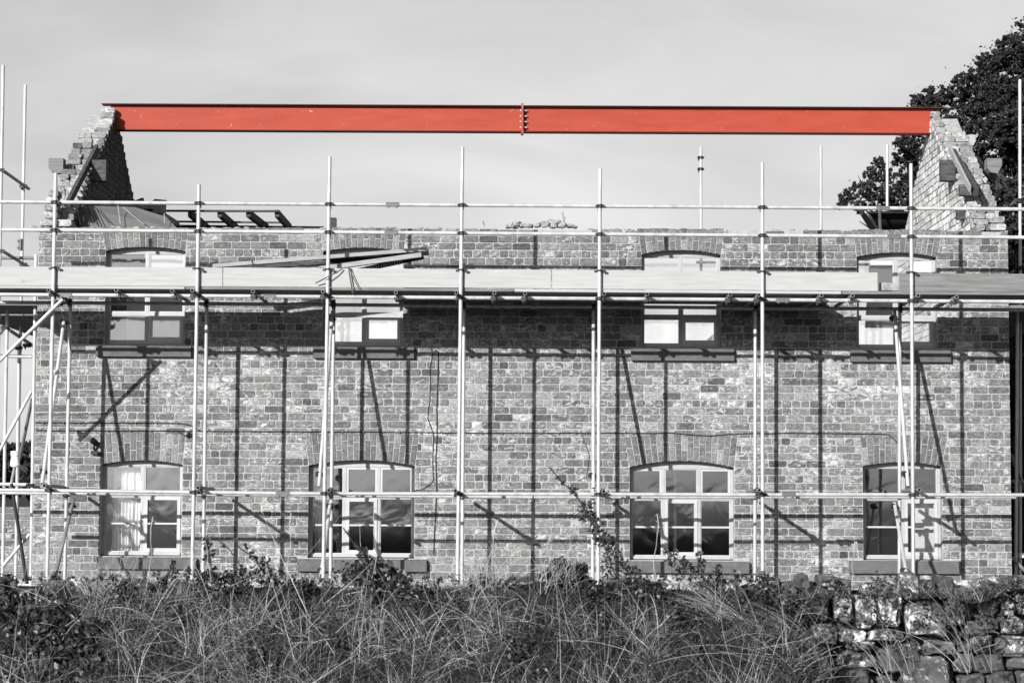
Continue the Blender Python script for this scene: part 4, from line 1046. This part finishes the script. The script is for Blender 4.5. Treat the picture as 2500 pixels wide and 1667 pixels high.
tuft('grass_tuft', 1360, 1425, YW2-.3, 60, .42, .55, .25, 'spiky grass tuft in the middle of the bank by the bramble', rs)
for x, y, h, lab in ((515, 1420, .38, 'thin seed stalk left of the centre of the first sill'), (700, 1430, .45, 'lone seed stalk standing between the first and second windows'), (905, 1420, .5, 'thin seed head before the second ground floor window'), (1186, 1435, .42, 'straight pale stalk by the fourth pole'), (1605, 1420, .42, 'thin stalk before the third ground floor window'), (1330, 1440, .33, 'pale stalk beside the dark bramble leaves'), (2080, 1440, .3, 'arching stalk before the right window sill'), (355, 1440, .45, 'thin branching seed stalk before the curtained window')):
    c = P(x, y, YW2-.3); b = MB(); q = Vector(c); pts = [q]
    for k in range(6): q = q+Vector((R.uniform(-.02, .025), 0, h/6)); pts.append(q)
    b.path(pts, .0022, 5); o = mk('seed_stalk', b, M['straw_pale'], label=lab, cat='stalk', group=None)
    pt = np.array([pts[-1]-Vector((R.uniform(-.02, .02), 0, R.uniform(0, .12))) for _ in range(26)]); v, f = leafmesh(pt, .006, rs); npobj('seed_head', v, f, 'straw_pale', o, kind='stuff')

# brambles / nettles: leaf clusters on stems
def leafy(name, label, cat, centres, dens, size, stems=(), mat='bramble', Y=YW2-.3, kind=None, dy=.18):
    P3 = []
    for (x, y, r) in centres:
        rad = r/5400*13.4; yy = surf(x, y)+rs.uniform(-dy, dy)*.3 if x < 1930 and name != 'moss' else Y+rs.uniform(-dy, dy)
        c = np.array(P(x, y, yy)); n = int(dens*rad*rad*1000)+6
        q = rs.normal(size=(n, 3)); q /= np.linalg.norm(q, axis=1)[:, None]; q *= (rs.rand(n, 1)**.45)*rad; P3.append(c+q)
    v, f = leafmesh(np.concatenate(P3), size, rs, el=1.5)
    if stems:
        t = empty(name, tuple(P(centres[0][0], centres[0][1], Y)), label, cat)
        npobj('leaves', v, f, mat, t)
        for s in stems: mk('stem', MB().path([P(x, y, Y) for x, y in s], .004, 5), M['bark'], t)
    else: npobj(name, v, f, mat, kind=kind, label=label, cat=cat)
leafy('bramble_bush', 'big dark bramble bush filling the lower left corner', 'bush', [(x, y, 34) for x, y in ((10, 1440), (40, 1470), (5, 1500), (70, 1500), (30, 1540), (110, 1530), (80, 1570), (150, 1560), (20, 1600), (120, 1610), (180, 1600), (60, 1650), (160, 1650), (10, 1660), (200, 1650), (190, 1560), (225, 1600), (100, 1660), (15, 1430), (250, 1640), (210, 1530), (130, 1480), (60, 1610), (140, 1500))], 16, .026, [[(40, 1660), (30, 1450)]])
leafy('bramble', 'tall bramble climbing the foot of the fifth pole', 'bramble', [(1395, 1195, 12), (1405, 1205, 14), (1425, 1240, 18), (1440, 1262, 22), (1455, 1285, 24), (1468, 1310, 26), (1480, 1335, 26), (1500, 1355, 24), (1520, 1375, 24), (1440, 1232, 14), (1490, 1390, 30), (1420, 1262, 10), (1375, 1180, 6), (1360, 1165, 5), (1345, 1145, 4), (1500, 1320, 12), (1535, 1395, 24), (1560, 1400, 20)], 14, .018, [[(1342, 1140), (1370, 1175), (1405, 1205), (1440, 1265), (1470, 1320), (1500, 1400)], [(1425, 1240), (1410, 1255), (1395, 1262)]])
leafy('bramble', 'dark round leaved bramble mound left of the fifth pole', 'bramble', [(1365, 1378, 20), (1385, 1395, 26), (1400, 1410, 26), (1345, 1400, 18), (1418, 1395, 16), (1425, 1430, 26), (1360, 1430, 20)], 9, .045, [[(1380, 1440), (1370, 1385)]])
leafy('nettle_clump', 'nettles before the sill of the third ground floor window', 'nettles', [(1650, 1352, 12), (1668, 1366, 12), (1680, 1380, 16), (1708, 1350, 9), (1711, 1366, 11), (1712, 1382, 13), (1625, 1345, 8), (1640, 1372, 12), (1660, 1395, 22), (1700, 1402, 22), (1752, 1385, 10), (1750, 1402, 16), (1730, 1415, 20), (1800, 1410, 22), (1850, 1412, 26), (1880, 1425, 24)], 12, .020, [[(1612, 1330), (1660, 1370), (1690, 1410)], [(1710, 1345), (1712, 1410)], [(1752, 1380), (1752, 1420)]])
leafy('weed_clump', 'feathery weeds at the foot of the second pole', 'weeds', [(500, 1312, 9), (506, 1330, 13), (512, 1350, 14), (505, 1372, 14), (545, 1330, 7), (600, 1335, 6), (618, 1358, 12), (640, 1375, 22), (655, 1395, 26), (625, 1400, 24), (590, 1392, 18), (560, 1405, 20), (520, 1400, 22), (480, 1412, 22), (425, 1375, 10), (420, 1395, 16), (400, 1415, 20), (380, 1400, 10), (680, 1410, 26), (460, 1390, 10)], 9, .022, [[(500, 1305), (512, 1360), (520, 1410)], [(575, 1330), (620, 1360), (650, 1410)], [(425, 1370), (418, 1420)], [(533, 1318), (560, 1340), (600, 1400)]])
leafy('weed_clump', 'dark leafy weed before the sill of the second ground floor window', 'weeds', [(868, 1325, 9), (885, 1345, 14), (890, 1360, 16), (900, 1378, 24), (930, 1382, 24), (955, 1392, 22), (870, 1395, 24), (910, 1405, 28), (960, 1408, 26), (845, 1408, 20), (850, 1300, 5), (980, 1412, 20)], 10, .026, [[(838, 1288), (860, 1320), (888, 1350), (900, 1400)]])
leafy('ivy', 'dark leaf patches scattered through the grass bank', 'undergrowth', [(a_+R.uniform(-.7, .7)*ra_, b2+R.uniform(-.7, .7)*rb2, R.uniform(14, 32)) for a_, b2, ra_, rb2 in DARK[1:] for _ in range(9)]+[(x, 1418+R.uniform(-12, 8), R.uniform(8, 20)) for x in range(30, 1900, 36)], 9, .018, kind='stuff', Y=YW2-.5)
leafy('moss', 'dark moss and small plants on and between the bare stones', 'moss', [(2165, 1420, 24), (2140, 1408, 16), (2185, 1412, 14), (2105, 1450, 18), (2025, 1465, 10), (2230, 1462, 14), (2260, 1470, 16), (2200, 1480, 8), (2400, 1440, 30), (2440, 1430, 30), (2480, 1425, 30), (2420, 1480, 26), (2480, 1470, 26), (2380, 1470, 20), (2090, 1520, 22), (2060, 1530, 20), (2010, 1540, 30), (1990, 1580, 26), (2350, 1480, 16), (2460, 1520, 14), (2000, 1620, 30), (2225, 1555, 8), (2120, 1575, 8), (2300, 1600, 8), (1930, 1430, 14), (2490, 1560, 14), (2210, 1440, 10)]+[(R.uniform(1930, 2500), R.uniform(1420, 1600), R.uniform(8, 22)) for _ in range(70)], 8.0, .013, mat='under', kind='stuff', Y=YW2-.2, dy=.05)
for k, pts in enumerate(([(2210, 1500), (2212, 1530), (2215, 1550), (2208, 1560), (2200, 1565), (2188, 1562), (2182, 1578)], [(2195, 1565), (2205, 1580), (2202, 1595), (2215, 1605), (2232, 1600)], [(2218, 1466), (2240, 1478), (2268, 1482)], [(2380, 1590), (2400, 1580), (2430, 1572), (2442, 1560), (2438, 1545), (2425, 1540)], [(2120, 1632), (2150, 1645), (2185, 1667)], [(2450, 1530), (2460, 1510), (2468, 1490)])):
    labs = ['pale twisted root hanging between the big bare stones', 'thin root curling below the twisted one', 'pale twig lying along the top of the dark square stone', 'looping root between stones near the right edge', 'pale twig at the bottom edge below the white topped stone', 'short twig rising over the right hand stones']
    mk('root', MB().path([P(x, y, YW2-.2) for x, y in pts], .0032, 6), M['toe_old'], label=labs[k], cat='root')
GR = dict(pine_tree='dark pines behind the right gable', seed_stalk='thin seed stalks along the bank', grass_tuft='grass tufts along the bank and wall', root='bare roots and twigs over the stone wall',
          loose_timber='loose timbers piled on the platform', packing_strap='straps hanging off the timber pile', bramble='brambles at the foot of the house', weed_clump='weeds along the top of the bank',
          curtain='curtains in the ground floor windows', insulation_sheet='white sheets in the rightmost upper window', stake='stakes and splinters on the wall head', scaffolding='scaffolds round the house', wall_cable='cables fixed along the front wall')
for o in list(bpy.data.objects):
    if o.parent is None and o.name.split('.')[0] in GR and 'kind' not in o: o['group'] = GR[o.name.split('.')[0]]
print('objects', len(bpy.data.objects))
